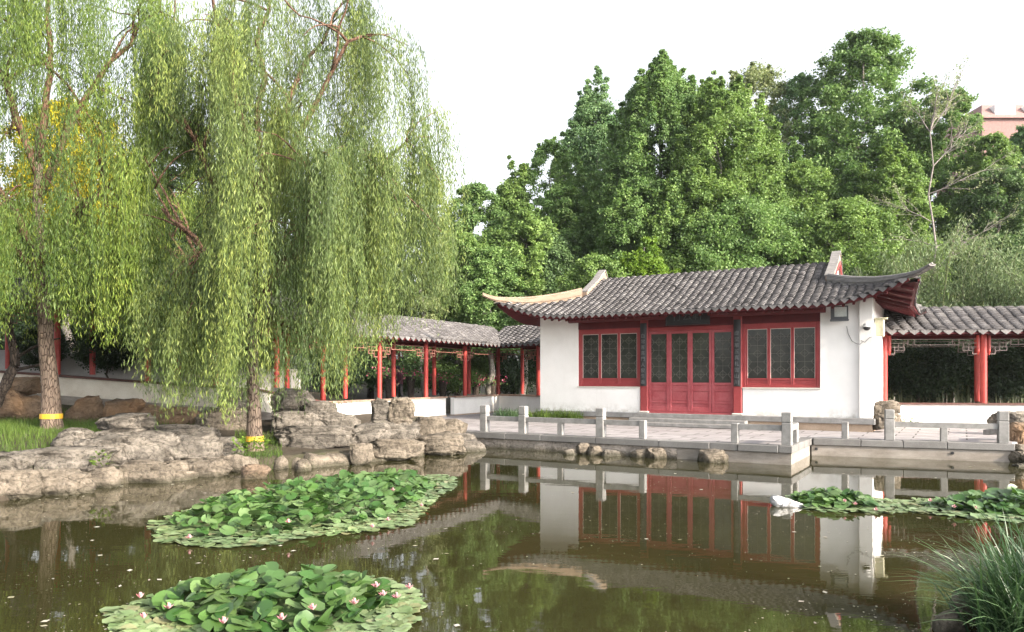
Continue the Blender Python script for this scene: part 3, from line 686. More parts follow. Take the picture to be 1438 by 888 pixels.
for right in (True, False):
    g = G1 if right else G0; sg = 1 if right else -1
    tri = [(y, roof_y(y)) for y in np.linspace(YF, 2 * YC - YF, 15)]
    gb = MB()
    vs = [(g - sg * 0.05, my(y), z + 0.02) for y, z in tri] + [(g + sg * 0.03, my(y), z + 0.02) for y, z in tri]
    k = len(tri)
    gb.add(vs, [tuple(range(k)), tuple(range(2 * k - 1, k - 1, -1))] + [(i, (i + 1) % k, k + (i + 1) % k, k + i) for i in range(k)])
    gb.build('gable', M['plaster'], roof)
    path = [(g + sg * 0.0, my(y), roof_y(y)) for y in np.linspace(YF, 2 * YC - YF, 21)]
    hts = [0.20 + 0.13 * max(0, 1 - abs(y[1] - YC) / 0.55) for y in path]
    cb = MB(); band(cb, path, 0.20, hts, 0.0)
    cb.build('gable_ridge', M['ridgepale'], roof)
    cp = MB(); band(cp, [(p[0], p[1], p[2] + h) for p, h in zip(path, hts)], 0.26, 0.05, 0.002); cp.build('gable_ridge_cap', M['ridge'], roof)
    bd = MB(); band(bd, [(g + sg * 0.10, my(y), roof_y(y) - 0.06) for y in np.linspace(YF + 0.1, 2 * YC - YF - 0.1, 15)], 0.04, 0.12); bd.build('bargeboard', M['redpaint'], roof)
    for bk in (False, True):
        hp = []
        for i in range(17):
            s = 1.0 - i / 16 * (1.10 if not bk else 0.92)        # from gable foot past the corner
            l = LE1 - (LE1 - G1) * s; y = YE + (YF - YE) * s
            c = 1 - s
            zz = prof(max(s, 0) * (YF - YE) / HALF) + upl(min(l, LE1)) * (0.2 if bk else 1.0) + (0.9 * max(0, -s) + 0.0)
            fl = 0.22 * max(0, min(c, 1.15)) ** 2
            zz += 0.16 * max(0, c - 0.55) ** 2 + (0 if bk else 1.6 * max(0, c - 0.9) ** 2)
            if bk: y2 = my(2 * YC - y + fl)
            else: y2 = y - fl
            hp.append(((l + fl) if right else 2 * LM - (l + fl), y2, zz))
        hb = MB(); band(hb, hp, 0.17, [(0.20 if right else 0.27) - (0.15 if right else 0.2) * (i / 16) ** 2 for i in range(17)], 0.0)
        hb.build('hip_ridge', M['ridge'] if right else M['ridgepale'], roof)  # left hips carry their sunlit tone as colour, right ones stay grey tile
        hc = MB()
        hc.tube([(p[0], p[1], p[2] + (0.22 if right else 0.29) - (0.15 if right else 0.2) * (i / 16) ** 2) for i, p in enumerate(hp)], [0.07 - 0.04 * (i / 16) ** 2 for i in range(17)], 8)
        band(hc, [(p[0], p[1], p[2] + 0.10 - 0.08 * (i / 16) ** 2) for i, p in enumerate(hp)], 0.23, 0.035)
        hc.build('hip_ridge_cap', M['ridge'] if right else M['ridgepale'], roof)

# lettered boards on the two door columns, the sign over the door
def text_mesh(body, size, lw=1.0):
    cu = bpy.data.curves.new('text', 'FONT'); cu.body = body; cu.size = size; cu.align_x = 'CENTER'; cu.align_y = 'CENTER'
    cu.extrude = 0.002; cu.space_line = lw
    o = bpy.data.objects.new('text', cu); COL.objects.link(o)
    dg = bpy.context.evaluated_depsgraph_get(); me = bpy.data.meshes.new_from_object(o.evaluated_get(dg))
    bpy.data.objects.remove(o); return me
def lettering(body, size, lw, mat, root, loc):
    me = text_mesh(body, size, lw); me.materials.clear(); me.materials.append(mat)
    o = link('lettering', me, root); o.location = loc; o.rotation_euler = (R(90), 0, 0); return o
for c, txt, lab in ((3.89, '白\n常\n客\n喜\n門\n人\n俊\n生\n香', 'narrow black couplet board with faded writing, between left window and door'),
                    (6.91, '虚\n堂\n華\n五\n真\n礼\n雲\n山\n川', 'narrow black couplet board with silver writing, between door and right window')):
    x, y = LW(c, -0.10)
    t = thing('couplet_board', lab, 'sign board', (x, y, 1.70), HROT, 'couplet boards beside the door', org=(0, 0, 0))
    b = MB()
    def cv(u, v): 
        a = (u - 0.5) * 2; return (a * 0.105, -0.035 + 0.03 * a * a, 2.02 * v)
    b.grid(cv, 8, 1); b.grid(lambda u, v: (cv(u, v)[0], cv(u, v)[1] + 0.03, cv(u, v)[2]), 8, 1)
    b.box(-0.105, 0.105, 0.0, 0.03, -0.012, 0.0).box(-0.105, 0.105, 0.0, 0.03, 2.02, 2.032)
    b.build('board', M['black'], t)
    lettering(txt, 0.15, 1.25, M['ink'], t, (0, -0.037, 0.86))
x, y = LW(5.47, -0.42)
t = thing('name_plaque', 'dark horizontal name board hanging in shade above the red door', 'sign board', (x, y, 3.64), HROT, org=(0, 0, 0))
MB().bbox(-0.66, 0.66, -0.03, 0.03, 0.0, 0.46, 0.012).build('board', M['black'], t)
fb = MB(); fb.bbox(-0.70, -0.66, -0.045, 0.035, -0.04, 0.50, 0.008).bbox(0.66, 0.70, -0.045, 0.035, -0.04, 0.50, 0.008).bbox(-0.66, 0.66, -0.045, 0.035, -0.04, 0.0, 0.008).bbox(-0.66, 0.66, -0.045, 0.035, 0.46, 0.5, 0.008); fb.build('frame', M['black'], t)
lettering('竹云軒', 0.34, 1.0, M['inkdim'], t, (0, -0.034, 0.23))

# things fixed to the right end wall
x, y = LW(9.83, -0.02)
t = thing('floodlight', 'dark grey square floodlight with pale glass high on white wall', 'floodlight', (x, y, 3.58), HROT, org=(0, 0, 0))
fl = MB(); fl.add([(-0.23, -0.30, 0.0), (0.23, -0.30, 0.0), (0.23, -0.34, 0.40), (-0.23, -0.34, 0.40), (-0.15, -0.08, 0.06), (0.15, -0.08, 0.06), (0.15, -0.10, 0.34), (-0.15, -0.10, 0.34)],
    [(0,1,2,3), (7,6,5,4), (0,4,5,1), (1,5,6,2), (2,6,7,3), (3,7,4,0)]); fl.bbox(-0.245, 0.245, -0.35, -0.29, -0.03, 0.03, 0.006)
fl.build('housing', M['metal'], t)
gl = MB(); gl.add([(-0.13, -0.312, 0.10), (0.19, -0.312, 0.10), (0.19, -0.343, 0.37), (-0.13, -0.343, 0.37), (-0.13, -0.30, 0.10), (0.19, -0.30, 0.10), (0.19, -0.33, 0.37), (-0.13, -0.33, 0.37)],
    [(0,1,2,3), (0,4,5,1), (1,5,6,2), (2,6,7,3), (3,7,4,0)]); gl.build('glass', M['lampglass'], t)
MB().bbox(-0.05, 0.05, -0.12, 0.03, 0.12, 0.24, 0.006).build('bracket', M['metal'], t)
x, y = LW(10.52, -0.13)
t = thing('dome_camera', 'small dark dome security camera under a white cap on corner pilaster', 'security camera', (x, y, 3.27), HROT, org=(0, 0, 0))
cb = MB()
pr = [(0.0, 0.0), (0.055, 0.012), (0.09, 0.05), (0.10, 0.10)]
for i in range(3): cb.tube([(0, -0.09, pr[i][1]), (0, -0.09, pr[i+1][1])], [max(pr[i][0], 0.01), pr[i+1][0]], 14, cap=False)
cb.build('dome', M['black'], t, smooth=True)
MB().tube([(0, -0.09, 0.10), (0, -0.09, 0.12), (0, -0.09, 0.2)], [0.108, 0.112, 0.075], 14).bbox(-0.04, 0.04, -0.05, 0.04, 0.12, 0.2, 0.006).build('cap', M['white'], t)
x, y = LW(10.70, 0.25)
t = thing('junction_box', 'cream steel box with little roof fixed beside the corner pilaster', 'utility box', (x, y, 3.12), HROT, org=(0, 0, 0))
MB().bbox(0.0, 0.22, -0.2, 0.1, 0.0, 0.48, 0.01).build('body', M['boxcream'], t)
jl = MB(); jl.add([(-0.03, -0.26, 0.485), (0.3, -0.26, 0.485), (0.3, 0.13, 0.485), (-0.03, 0.13, 0.485), (-0.03, -0.26, 0.50), (0.3, -0.26, 0.50), (0.3, 0.13, 0.545), (-0.03, 0.13, 0.545)],
    [(0,3,2,1),(4,5,6,7),(0,1,5,4),(1,2,6,5),(2,3,7,6),(3,0,4,7)]); jl.build('lid', M['boxcream'], t)
cbp = [(9.98, -0.03, 3.42), (10.02, -0.035, 3.2), (10.12, -0.04, 3.0), (10.24, -0.10, 2.92), (10.34, -0.14, 2.90), (10.43, -0.14, 2.98), (10.36, -0.14, 3.0), (10.46, -0.13, 2.95), (10.58, -0.13, 3.08), (10.66, -0.14, 3.1), (10.69, -0.12, 2.96)]
cm = MB(); cm.tube([LW(a, b) + (c,) for a, b, c in cbp], 0.010, 6)
tag(cm.build('hanging_cable', M['cable'], None, True, loc=LW(10.3, -0.05) + (2.9,)), 'thin grey cable drooping in a loop across white end wall', 'cable')

# ------------------------------------------------------------------ terrace, its quay wall and railings
FY = -5.68
RA, RBp = (9.56, -3.2), (13.85, -2.42)
rd = Vector((RBp[0] - RA[0], RBp[1] - RA[1], 0)); RLEN = rd.length; rd.normalize(); rn = Vector((-rd.y, rd.x, 0))
def RP(t, inset): 
    return (RA[0] + rd.x * t + rn.x * inset, RA[1] + rd.y * t + rn.y * inset)
poly = [(-0.2, FY + 0.30), (9.24, FY + 0.30), (9.24, RA[1] + 0.3), RP(RLEN, 0.34), (15.5, 3.6), (10.5, 4.0), (10.5, 1.0), (0.2, 1.0), (0.2, 4.6), (-4.5, 5.8), (-6.5, 1.2), (-3.8, -2.5), (-1.4, -5.0)]
tb = MB().prism(poly, 0.2, 0.43); ter = tb.build('terrace_paving', M['paving'], None, loc=(0, 0, 0)); ter.location = (HO[0], HO[1], 0); ter.rotation_euler = (0, 0, HROT)
tag(ter, kind='structure')
qw = thing('quay_wall', 'weathered low quay wall with grey kerb stones holding up the paved terrace', 'quay wall', (HO[0], HO[1], 0), HROT, org=(0, 0, 0))
def rough_wall(a, b, thick, z0, z1, amp, sd0):
    """a wall face with an uneven surface"""
    a = Vector((a[0], a[1], 0)); b = Vector((b[0], b[1], 0)); d = b - a; L = d.length; d.normalize(); nn = Vector((d.y, -d.x, 0))
    mb = MB(); nu = int(L / 0.08); nv = 8
    def fn(u, v):
        p = a + d * (L * u); z = z0 + (z1 - z0) * v
        k = amp * (mnoise.fractal(Vector((L * u * 1.6, z * 3.0, sd0)), 0.8, 2.0, 5))
        edge = 0 if v in (0, 1) and False else 1
        q = p + nn * (k * edge); return (q.x, q.y, z)
    mb.grid(fn, nu, nv)
    e = a - nn * thick; f = b - nn * thick
    mb.add([(a.x, a.y, z1), (b.x, b.y, z1), (f.x, f.y, z1), (e.x, e.y, z1)], [(0, 1, 2, 3)])
    return mb
rough_wall((-0.6, FY + 0.05), (6.9, FY + 0.05), 0.4, -0.5, 0.262, 0.05, 3.3).build('masonry_face', M['quayrough'], qw, True)
rough_wall((6.9, FY + 0.05), (9.53, FY + 0.05), 0.4, -0.5, 0.262, 0.012, 8.3).build('rendered_face', M['quay'], qw, True)
rough_wall((9.51, FY + 0.06), (9.51, RA[1] + 0.1), 0.4, -0.5, 0.262, 0.008, 5.1).build('rendered_face', M['quay'], qw, True)
rough_wall(RP(0, 0.05), RP(RLEN - 0.04, 0.05), 0.4, -0.5, 0.262, 0.01, 2.1).build('rendered_face', M['quay'], qw, True)
a = RP(RLEN - 0.04, 0.05); b = RP(RLEN - 0.04, 2.0)
rough_wall(a, b, 0.4, -0.5, 0.262, 0.01, 4.1).build('rendered_face', M['quay'], qw, True)
cuts = [-0.75, 0.35, 2.05, 3.15, 4.75, 6.45, 7.7, 8.35, 9.262]
for a, b in zip(cuts[:-1], cuts[1:]):
    dz = random.uniform(-0.006, 0.006)
    MB().bbox(a + 0.004, b - 0.004, FY + random.uniform(-0.008, 0.008), FY + 0.305, 0.265, 0.436 + dz, 0.014).build('kerb_stone', M['granite2'], qw)
for a, b in ((FY, -4.9), (-4.9, -4.2), (-4.2, -3.5), (-3.5, RA[1] + 0.29)):
    MB().bbox(9.265, 9.56, a + 0.003, b - 0.003, 0.265, 0.434 + random.uniform(-0.005, 0.005), 0.014).build('kerb_stone', M['granite2'], qw)
for a, b in ((0.03, 1.12), (1.12, 2.05), (2.05, 2.98), (2.98, RLEN)):
    mb = MB().bbox(a + 0.004, b - 0.004, 0, 0.33, 0.265, 0.434 + random.uniform(-0.006, 0.006), 0.014)
    mb.v = [RP(x, y_) + (z,) for x, y_, z in mb.v]; mb.build('kerb_stone', M['granite2'], qw)
for px_ in (0.06, 3.05):
    mb = MB(); p = RP(px_ + 0.05, 0.06); mb.tube([(p[0] - rn.x * 0.04, p[1] - rn.y * 0.04, 0.17), (p[0] + rn.x * 0.1, p[1] + rn.y * 0.1, 0.17)], 0.035, 10)
    mb.build('drain_hole', M['black'], qw)

def rail_run(label, frame, items, rails):
    """frame(s, off) -> local plan point; items (s, kind); rails (s0, s1)"""
    t = thing('stone_railing', label, 'stone railing', (HO[0], HO[1], 0.43), HROT, 'low stone railings along the terrace edge', org=(0, 0, 0.43))
    for s, kind in items:
        w = 0.105 if kind == 'tall' else 0.08
        mb = MB()
        if kind == 'tall':
            mb.bbox(-w, w, -w, w, 0.43, 0.94, 0.012).bbox(-w + 0.012, w - 0.012, -w + 0.012, w - 0.012, 0.938, 0.955, 0.002).bbox(-w, w, -w, w, 0.953, 1.18, 0.016)
        elif kind == 'end': mb.bbox(-w, w, -w, w, 0.43, 0.90, 0.014)
        else: mb.bbox(-0.075, 0.075, -0.07, 0.07, 0.43, 0.755, 0.01)
        p0 = frame(s, 0.0); p1 = frame(s + 0.01, 0.0); ang = math.atan2(p1[1] - p0[1], p1[0] - p0[0])
        ca, sa = math.cos(ang), math.sin(ang)
        mb.v = [(p0[0] + x * ca - y_ * sa, p0[1] + x * sa + y_ * ca, z) for x, y_, z in mb.v]
        mb.build('post' if kind == 'tall' else ('end_post' if kind == 'end' else 'rail_support'), M['granite'], t)
    for a, b in rails:
        p = frame(a, 0); q = frame(b, 0)
        MB().beam(p + (0.82,), q + (0.82,), 0.14, 0.125).build('rail', M['granite'], t)
    return t
fr1 = lambda s, o: (s, FY + 0.16)
rail_run('longer low stone railing at the left, four posts ending short of the door', fr1,
         [(1.27, 'tall'), (2.53, 'tall'), (3.68, 'stub'), (4.84, 'tall'), (5.98, 'end')], [(1.375, 2.425), (2.635, 4.735), (4.945, 5.90)])
t = rail_run('short stone railing at the corner where the terrace steps back', fr1, [(8.26, 'end'), (9.42, 'tall')], [(8.34, 9.315)])
mb = MB().bbox(9.34, 9.50, -4.75, -4.58, 0.43, 0.90, 0.014); mb.build('end_post', M['granite'], t)
MB().beam((9.42, FY + 0.27, 0.82), (9.42, -4.75, 0.82), 0.14, 0.125).build('rail', M['granite'], t)
fr2 = lambda s, o: RP(s, 0.16)
t = rail_run('stone railing on the set back right terrace edge, with two tall posts', fr2, [(1.77, 'tall'), (2.94, 'stub'), (4.15, 'tall')], [(1.88, 4.04)])
p = RP(4.15, 0.27); q = RP(4.05, 1.3)
MB().beam(p + (0.72,), q + (0.60,), 0.14, 0.125).build('rail', M['granite'], t)
mb = MB().bbox(-0.075, 0.075, -0.075, 0.075, 0, 0.43, 0.014); p = RP(0.78, 0.18)
x, y = LW(*p)
o = MB(); o.v = mb.v; o.f = mb.f; o.mi = mb.mi
o = o.build('stone_stub', M['granite']); o.location = (x, y, 0.43); o.rotation_euler = (0, 0, HROT)
tag(o, 'lone short stone stub standing on the terrace edge without a rail', 'stone post')

# ------------------------------------------------------------------ covered galleries
def g_roof(root, A, B, zA, zB, half, rise, eave0):
    """two sided tiled roof from A to B (plan), eave height eave0 + z offsets"""
    A = np.array(A, float); B = np.array(B, float); d = B - A; L = np.linalg.norm(d); d /= L; pn = np.array([d[1], -d[0]])
    mb = MB(); dps = {1: MB(), -1: MB()}; bed = MB(); sf = MB()
    def pt(s, t, sg):
        q = A + d * (L * s) + pn * (sg * half * (1 - t)); zz = zA + (zB - zA) * s
        z = eave0 + zz + rise * (0.85 * t + 0.2 * t * t) - (0.10 * max(0, (t - 0.8) / 0.2) ** 2 * rise)
        return (q[0], q[1], z)
    n = max(1, int(round(L / 0.335)))
    sv = np.array([d[0], d[1], (zB - zA) / L]); sv /= np.linalg.norm(sv)
    for sg in (1, -1):
        for k in range(n):
            s = (k + 0.5) / n
            tile_col(mb, [pt(s, i / 7, sg) for i in range(8)], sv, 0.30, 0.085)
            p = pt(k / n, 0, sg); dp_w = 0.325
            drip(dps[sg], (p[0], p[1], p[2] + 0.035), sv, (pn[0] * sg, pn[1] * sg, 0), dp_w, 0.135)
        bed.grid(lambda u, v: pt(u, v, sg), n, 7)
        sf.grid(lambda u, v: (lambda p: (p[0] - pn[0] * sg * 0.05, p[1] - pn[1] * sg * 0.05, p[2] - 0.09))(pt(u, v, sg)), 4, 4)
    for e in (0.0, 1.0):     # close the ends
        pr = [pt(e, t, 1) for t in np.linspace(0, 1, 8)] + [pt(e, t, -1) for t in np.linspace(1, 0, 8)]
        sf.add(pr, [tuple(range(len(pr)))])
    r = bed.build('roof', M['tilebed'], root)
    mb.build('roof_tiling', M['tile'], r); [dps[q].build('eave_edging', M['drip'], r) for q in (1, -1)]; sf.build('soffit', M['darkred'], r)
    for sg in (1, -1):
        a = pt(0, 0.03, sg); b = pt(1, 0.03, sg)
        MB().beam((a[0], a[1], a[2] - 0.05), (b[0], b[1], b[2] - 0.05), 0.035, 0.08).build('fascia', M['darkred'], r)
def fret(a, b, z, h, mat, root, ends=True):
    """openwork frieze hung under the beam, deeper beside the columns; a, b plan points, z top (pair)"""
    a = np.array(a, float); b = np.array(b, float); d = b - a; L = np.linalg.norm(d)
    za, zb = z
    mb = MB()
    def P(s, w): 
        q = a + d * (s / L); return (q[0], q[1], za + (zb - za) * s / L - w * h)
    def seg(s0, w0, s1, w1): mb.beam(P(s0, w0), P(s1, w1), 0.022, 0.024, (0, 0, 1) if abs(w0 - w1) < 1e-6 else (d[0] / L, d[1] / L, 0))
    seg(0, 0.1, L, 0.1); seg(L * 0.22, 0.42, L * 0.78, 0.42)
    for m_ in (0, 1):
        f = (lambda s: s) if m_ == 0 else (lambda s: L - s)
        e = L * 0.30
        for (s0, w0, s1, w1) in ((0, 0.95, 0.26*e, 0.95), (0.26*e, 0.95, 0.26*e, 0.55), (0, 0.55, 0.6*e, 0.55), (0.6*e, 0.55, 0.6*e, 0.25), (0.12*e, 0.1, 0.12*e, 0.55), (0.12*e, 0.32, 0.75*e, 0.32),
                                 (0.4*e, 0.32, 0.4*e, 0.75), (0.26*e, 0.75, 0.62*e, 0.75), (0.62*e, 0.75, 0.62*e, 0.55), (0.75*e, 0.1, 0.75*e, 0.42), (0.98*e, 0.1, 0.98*e, 0.42)):
            seg(f(s0), w0, f(s1), w1)
    return mb.build('hanging_frieze', mat, root)
def g_bay_line(root, pts, zs, seat_h, col_h, back, width, gaps=(), mats=('seatplaster', 'seatcap'), ground=None, brackets=False, colr=0.085, friezemat='fret', skip_back=False):
    """columns at pts (plan, along the front), seat walls between them, the same on the back line"""
    back = np.array(back, float); back /= np.linalg.norm(back)
    n = len(pts)
    for line in (0, 1):
        off = back * (width * line)
        Q = [np.array(p) + off for p in pts]
        for i in range(n):
            z = zs[i]
            if not (line == 1 and skip_back):
                mb = MB().tube([(Q[i][0], Q[i][1], z + 0.0), (Q[i][0], Q[i][1], z + col_h)], colr, 14)
                c = mb.build('column', M['colred'], root, False)
            if i < n - 1:
                d = Q[i + 1] - Q[i]; L = np.linalg.norm(d); d /= L
                za, zb = zs[i] + col_h, zs[i + 1] + col_h
                mb = MB().beam((Q[i][0], Q[i][1], za - 0.06), (Q[i+1][0], Q[i+1][1], zb - 0.06), 0.12, 0.16)
                mb.build('beam', M['darkred'], root)
                a = Q[i] + d * 0.1; b = Q[i + 1] - d * 0.1
                fret(a, b, (za - 0.20, zb - 0.20), 0.54, M[friezemat], root)
                spans = [(0, L)]
                for (gi, s0, s1) in gaps:
                    if gi == i and line == 0: spans = [(0, s0 * L), (s1 * L, L)]
                if line == 1: continue
                for (s0, s1) in spans:
                    p = Q[i] + d * s0; q = Q[i] + d * s1
                    zp = zs[i] + (zs[i+1] - zs[i]) * s0 / L; zq = zs[i] + (zs[i+1] - zs[i]) * s1 / L
                    w = MB(); sdv = np.array([d[1], -d[0]]) * 0.09
                    def hexa(p, q, t, z0p, z1p, z0q, z1q):
                        w.add([(p[0]-t[0], p[1]-t[1], z0p), (p[0]+t[0], p[1]+t[1], z0p), (q[0]+t[0], q[1]+t[1], z0q), (q[0]-t[0], q[1]-t[1], z0q),
                               (p[0]-t[0], p[1]-t[1], z1p), (p[0]+t[0], p[1]+t[1], z1p), (q[0]+t[0], q[1]+t[1], z1q), (q[0]-t[0], q[1]-t[1], z1q)],
                              [(0,3,2,1),(4,5,6,7),(0,1,5,4),(1,2,6,5),(2,3,7,6),(3,0,4,7)])
                    hexa(p, q, sdv, zp - seat_h, zp - 0.06, zq - seat_h, zq - 0.06)
                    w.build('seat_wall', M[mats[0]], root)
                    w = MB(); hexa(p, q, sdv * 1.9, zp - 0.058, zp - 0.0, zq - 0.058, zq - 0.0)
                    w.build('seat_board', M[mats[1]], root)
                    if ground is not None:
                        w = MB(); hexa(p, q, sdv * 1.5, min(zp - seat_h - 0.5, ground), zp - seat_h - 0.003, min(zq - seat_h - 0.5, ground), zq - seat_h - 0.003)
                        w.build('footing', M['cream' if ground < 0.3 else 'quay'], root)
        if brackets and line == 0:
            for i in range(n):
                for sgn in (-1, 1):
                    j = i + (1 if sgn > 0 else -1)
                    if 0 <= j < n:
                        d = (Q[j] - Q[i]) / np.linalg.norm(Q[j] - Q[i]); p = Q[i] + d * 0.16
                        MB().tube([(p[0], p[1], zs[i] + col_h - 0.75), (p[0], p[1], zs[i] + col_h - 0.66), (p[0], p[1], zs[i] + col_h - 0.62), (p[0], p[1], zs[i] + col_h - 0.1)], [0.02, 0.045, 0.055, 0.055], 8).build('pendant_post', M['colred'], root)

gl_ = thing('covered_gallery', 'long covered gallery with red columns climbing left from the hall behind willows', 'gallery', (-4.0, 27.0, 0.4))
kd = np.array([-1.33, -2.5])
K = lambda k: np.array([-1.95, 31.0]) + kd * k
dirn = -kd / np.linalg.norm(kd); bk1 = np.array([-dirn[1], dirn[0]])
# bend to the hall side
T = K(-1); E0 = np.array([2.85, 29.75])
g_bay_line(gl_, [T, T + (E0 - T) * 0.5, E0], [1.21, 1.21, 1.21], 0.74, 2.18, (0.73, 0.68), 1.5, ground=0.25)
# level run
g_bay_line(gl_, [K(-1), K(0), K(1), K(2), K(3)], [1.21] * 5, 0.74, 2.18, bk1, 1.53, gaps=((1, 0.34, 0.56),), ground=0.25)
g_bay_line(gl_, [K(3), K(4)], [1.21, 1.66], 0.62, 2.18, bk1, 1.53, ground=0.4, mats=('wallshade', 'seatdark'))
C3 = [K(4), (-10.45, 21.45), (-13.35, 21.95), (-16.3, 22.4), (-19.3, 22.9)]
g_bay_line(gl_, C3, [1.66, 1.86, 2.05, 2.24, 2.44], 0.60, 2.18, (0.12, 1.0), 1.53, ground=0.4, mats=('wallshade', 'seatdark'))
def ridge_line(p, bk, w): b = np.array(bk, float); b /= np.linalg.norm(b); return np.array(p) + b * (w / 2)
e_half, e_rise = 1.36, 0.92
dS = (E0 - T) / np.linalg.norm(E0 - T)
g_roof(gl_, ridge_line(T, (0.73, 0.68), 1.5) - dS * 0.3, ridge_line(E0, (0.73, 0.68), 1.5), 0, 0, e_half, e_rise, 3.36)
g_roof(gl_, ridge_line(K(3), bk1, 1.53), ridge_line(K(-1), bk1, 1.53) + dirn * 0.6, 0, 0, e_half, e_rise, 3.36)
g_roof(gl_, ridge_line(K(4), bk1, 1.53) - dirn * 0.3, ridge_line(K(3), bk1, 1.53), 0.47, 0, e_half, e_rise, 3.36)
g_roof(gl_, ridge_line(C3[-1], (0.12, 1), 1.53), ridge_line(C3[0], (0.12, 1), 1.53), 1.25, 0.45, e_half, e_rise, 3.36)

gr = thing('covered_gallery', 'covered gallery with red columns running right from the white hall', 'gallery', (14.0, 23.4, 0.4))
GP = [np.array((11.72, 23.55)), np.array((14.66, 23.25)), np.array((18.0, 22.95)), np.array((21.2, 22.65))]
g_bay_line(gr, GP, [1.17] * 4, 0.68, 2.24, (0.45, 0.893), 1.7, ground=0.25, mats=('seatplaster', 'seatdark'), brackets=True, colr=0.10, friezemat='fretpale')
g_roof(gr, ridge_line((11.05, 23.58), (0.45, 0.893), 1.7), ridge_line((21.6, 22.6), (0.45, 0.893), 1.7), 0, 0, 1.40, 0.86, 3.36)

# ------------------------------------------------------------------ rocks
def rock_mesh(w, dp, h, seed, boxy=0.55, sub=4, rough=0.12, strata=0.03):
    rr = random.Random(seed); bm = bmesh.new(); bmesh.ops.create_icosphere(bm, subdivisions=sub, radius=1.0)
    planes = []
    for i in range(16):
        d = Vector((rr.gauss(0, 1), rr.gauss(0, 1), rr.gauss(0, 0.9))).normalized(); planes.append((d, rr.uniform(0.68, 1.05)))
    o = Vector((seed * 3.7 % 91, seed * 1.3 % 57, seed * 0.77 % 33))
    for v in bm.verts:
        p = v.co.copy()
        p = Vector([math.copysign(abs(c) ** (boxy * 0.72), c) for c in p])
        for d, k in planes:
            e = p.dot(d) - k * 1.12
            if e > 0: p -= d * (e * 0.97)
        q = Vector((p.x * w, p.y * dp, p.z * h)) 
        n1 = mnoise.fractal(q * 1.5 + o, 0.9, 2.1, 5) ; n2 = mnoise.fractal(q * 6 + o, 0.8, 2.1, 3)
        sw = (((q.z * 5.2 + 0.9 * mnoise.noise(q * 1.1 + o)) % 1.0) - 0.5) * strata * 2.6
        r = p.normalized(); n3 = mnoise.fractal(q * 15 + o, 0.7, 2.1, 3); n1 = n1 - 0.9 * max(0, abs(mnoise.noise(q * 2.3 + o * 2)) < 0.06)
        p += r * (rough * n1 * 1.0 + rough * 0.4 * n2 + rough * 0.20 * n3 - rough * 0.9 * max(0.0, 0.16 - abs(mnoise.noise(q * 1.9 + o * 3))) * 5) + Vector((r.x, r.y, 0)) * sw
        v.co = p
    mn = [min(v.co[i] for v in bm.verts) for i in range(3)]; mx = [max(v.co[i] for v in bm.verts) for i in range(3)]
    for v in bm.verts:
        f = [(v.co[i] - mn[i]) / (mx[i] - mn[i]) for i in range(3)]
        v.co = ((f[0] - 0.5) * w, (f[1] - 0.5) * dp, f[2] * h)
    me = bpy.data.meshes.new('rock'); bm.to_mesh(me); bm.free()
    me.polygons.foreach_set('use_smooth', [True] * len(me.polygons)); return me
RS = [0]
def rock(x0, y0, x1, y1, d, mat, label, boxy=0.5, dep=0.8, rot=0.0, bury=0.08, strata=0.03, group='rocks along the pond bank'):
    RS[0] += 1
    w = (x1 - x0) * d / F; h = (y1 - y0) * d / F + bury; dp = max(0.25, w * dep)
    if dp > 1.5: dp = 1.5
    X, _, z = at((x0 + x1) / 2, y1, d)
    if group == 'rocks along the pond bank' and mat != 'rockbrown': h *= 1.10; w *= 1.08; dp *= 1.1
    me = rock_mesh(w * 1.08, dp, h, RS[0] * 17 + 5, boxy, 5 if w * h > 0.35 else 4, 0.13, strata)
    me.materials.append(M[mat]); o = link('rock', me)
    o.location = (X * (d + dp / 2) / d, d + dp / 2, z - bury); o.rotation_euler = (0, 0, rot)
    return tag(o, label, 'rock', group)
G_, Wm, Br = 'rock', 'rockwarm', 'rockbrown'
rock(-14, 640, 54, 668, 12.55, G_, 'flat grey ledge rock at the left edge of the photo, above the water', 0.45, 0.9, strata=0.05)
rock(-16, 664, 56, 706, 11.95, Wm, 'pale low block at the waterline in the bottom left corner of bank', 0.5, 0.6)
rock(51, 649, 84, 673, 12.85, G_, 'small angular grey rock wedged between the left ledge and pale boulders', 0.6)
rock(54, 664, 128, 698, 12.45, Wm, 'pale boulder at the waterline below the small angular grey rock', 0.6, 0.6)
rock(126, 660, 165, 685, 13.3, Wm, 'small rounded pale rock at the waterline below a green weed', 0.65)
rock(158, 651, 242, 680, 13.9, Wm, 'long smooth pale rock along the waterline below the big slab', 0.4, 0.45)
rock(239, 649, 264, 668, 14.7, Wm, 'small upright block standing on a flat slab in the water', 0.5)
rock(230, 664, 273, 678, 14.2, Wm, 'flat thin slab lying at the waterline under a small block', 0.5, 0.9)
rock(262, 648, 320, 674, 14.75, Wm, 'low rounded pale rock at the waterline right of the small block', 0.6, 0.6)
rock(316, 642, 348, 666, 15.4, Wm, 'squat pale rock where the smooth pond edge begins', 0.5, 0.7)
rock(45, 635, 152, 664, 13.4, G_, 'wide grey ledge rock beneath the green grass on left bank', 0.45, 0.7, strata=0.05)
rock(118, 617, 218, 661, 14.3, G_, 'big sloping grey slab under the stacked block', 0.5, 0.6, strata=0.04)
rock(144, 602, 214, 622, 15.5, G_, 'lower layered half of the stacked grey block', 0.4, 0.9, strata=0.07)
rock(147, 584, 212, 604, 15.6, G_, 'upper layered half of the stacked grey block, flat topped', 0.4, 0.85, strata=0.07)
rock(78, 606, 124, 642, 15.0, G_, 'grey boulder beside the grass in front of the banded trunk', 0.55, 0.9)
rock(193, 611, 262, 657, 15.0, G_, 'pitted grey boulder right of the stacked block', 0.6, 0.6)
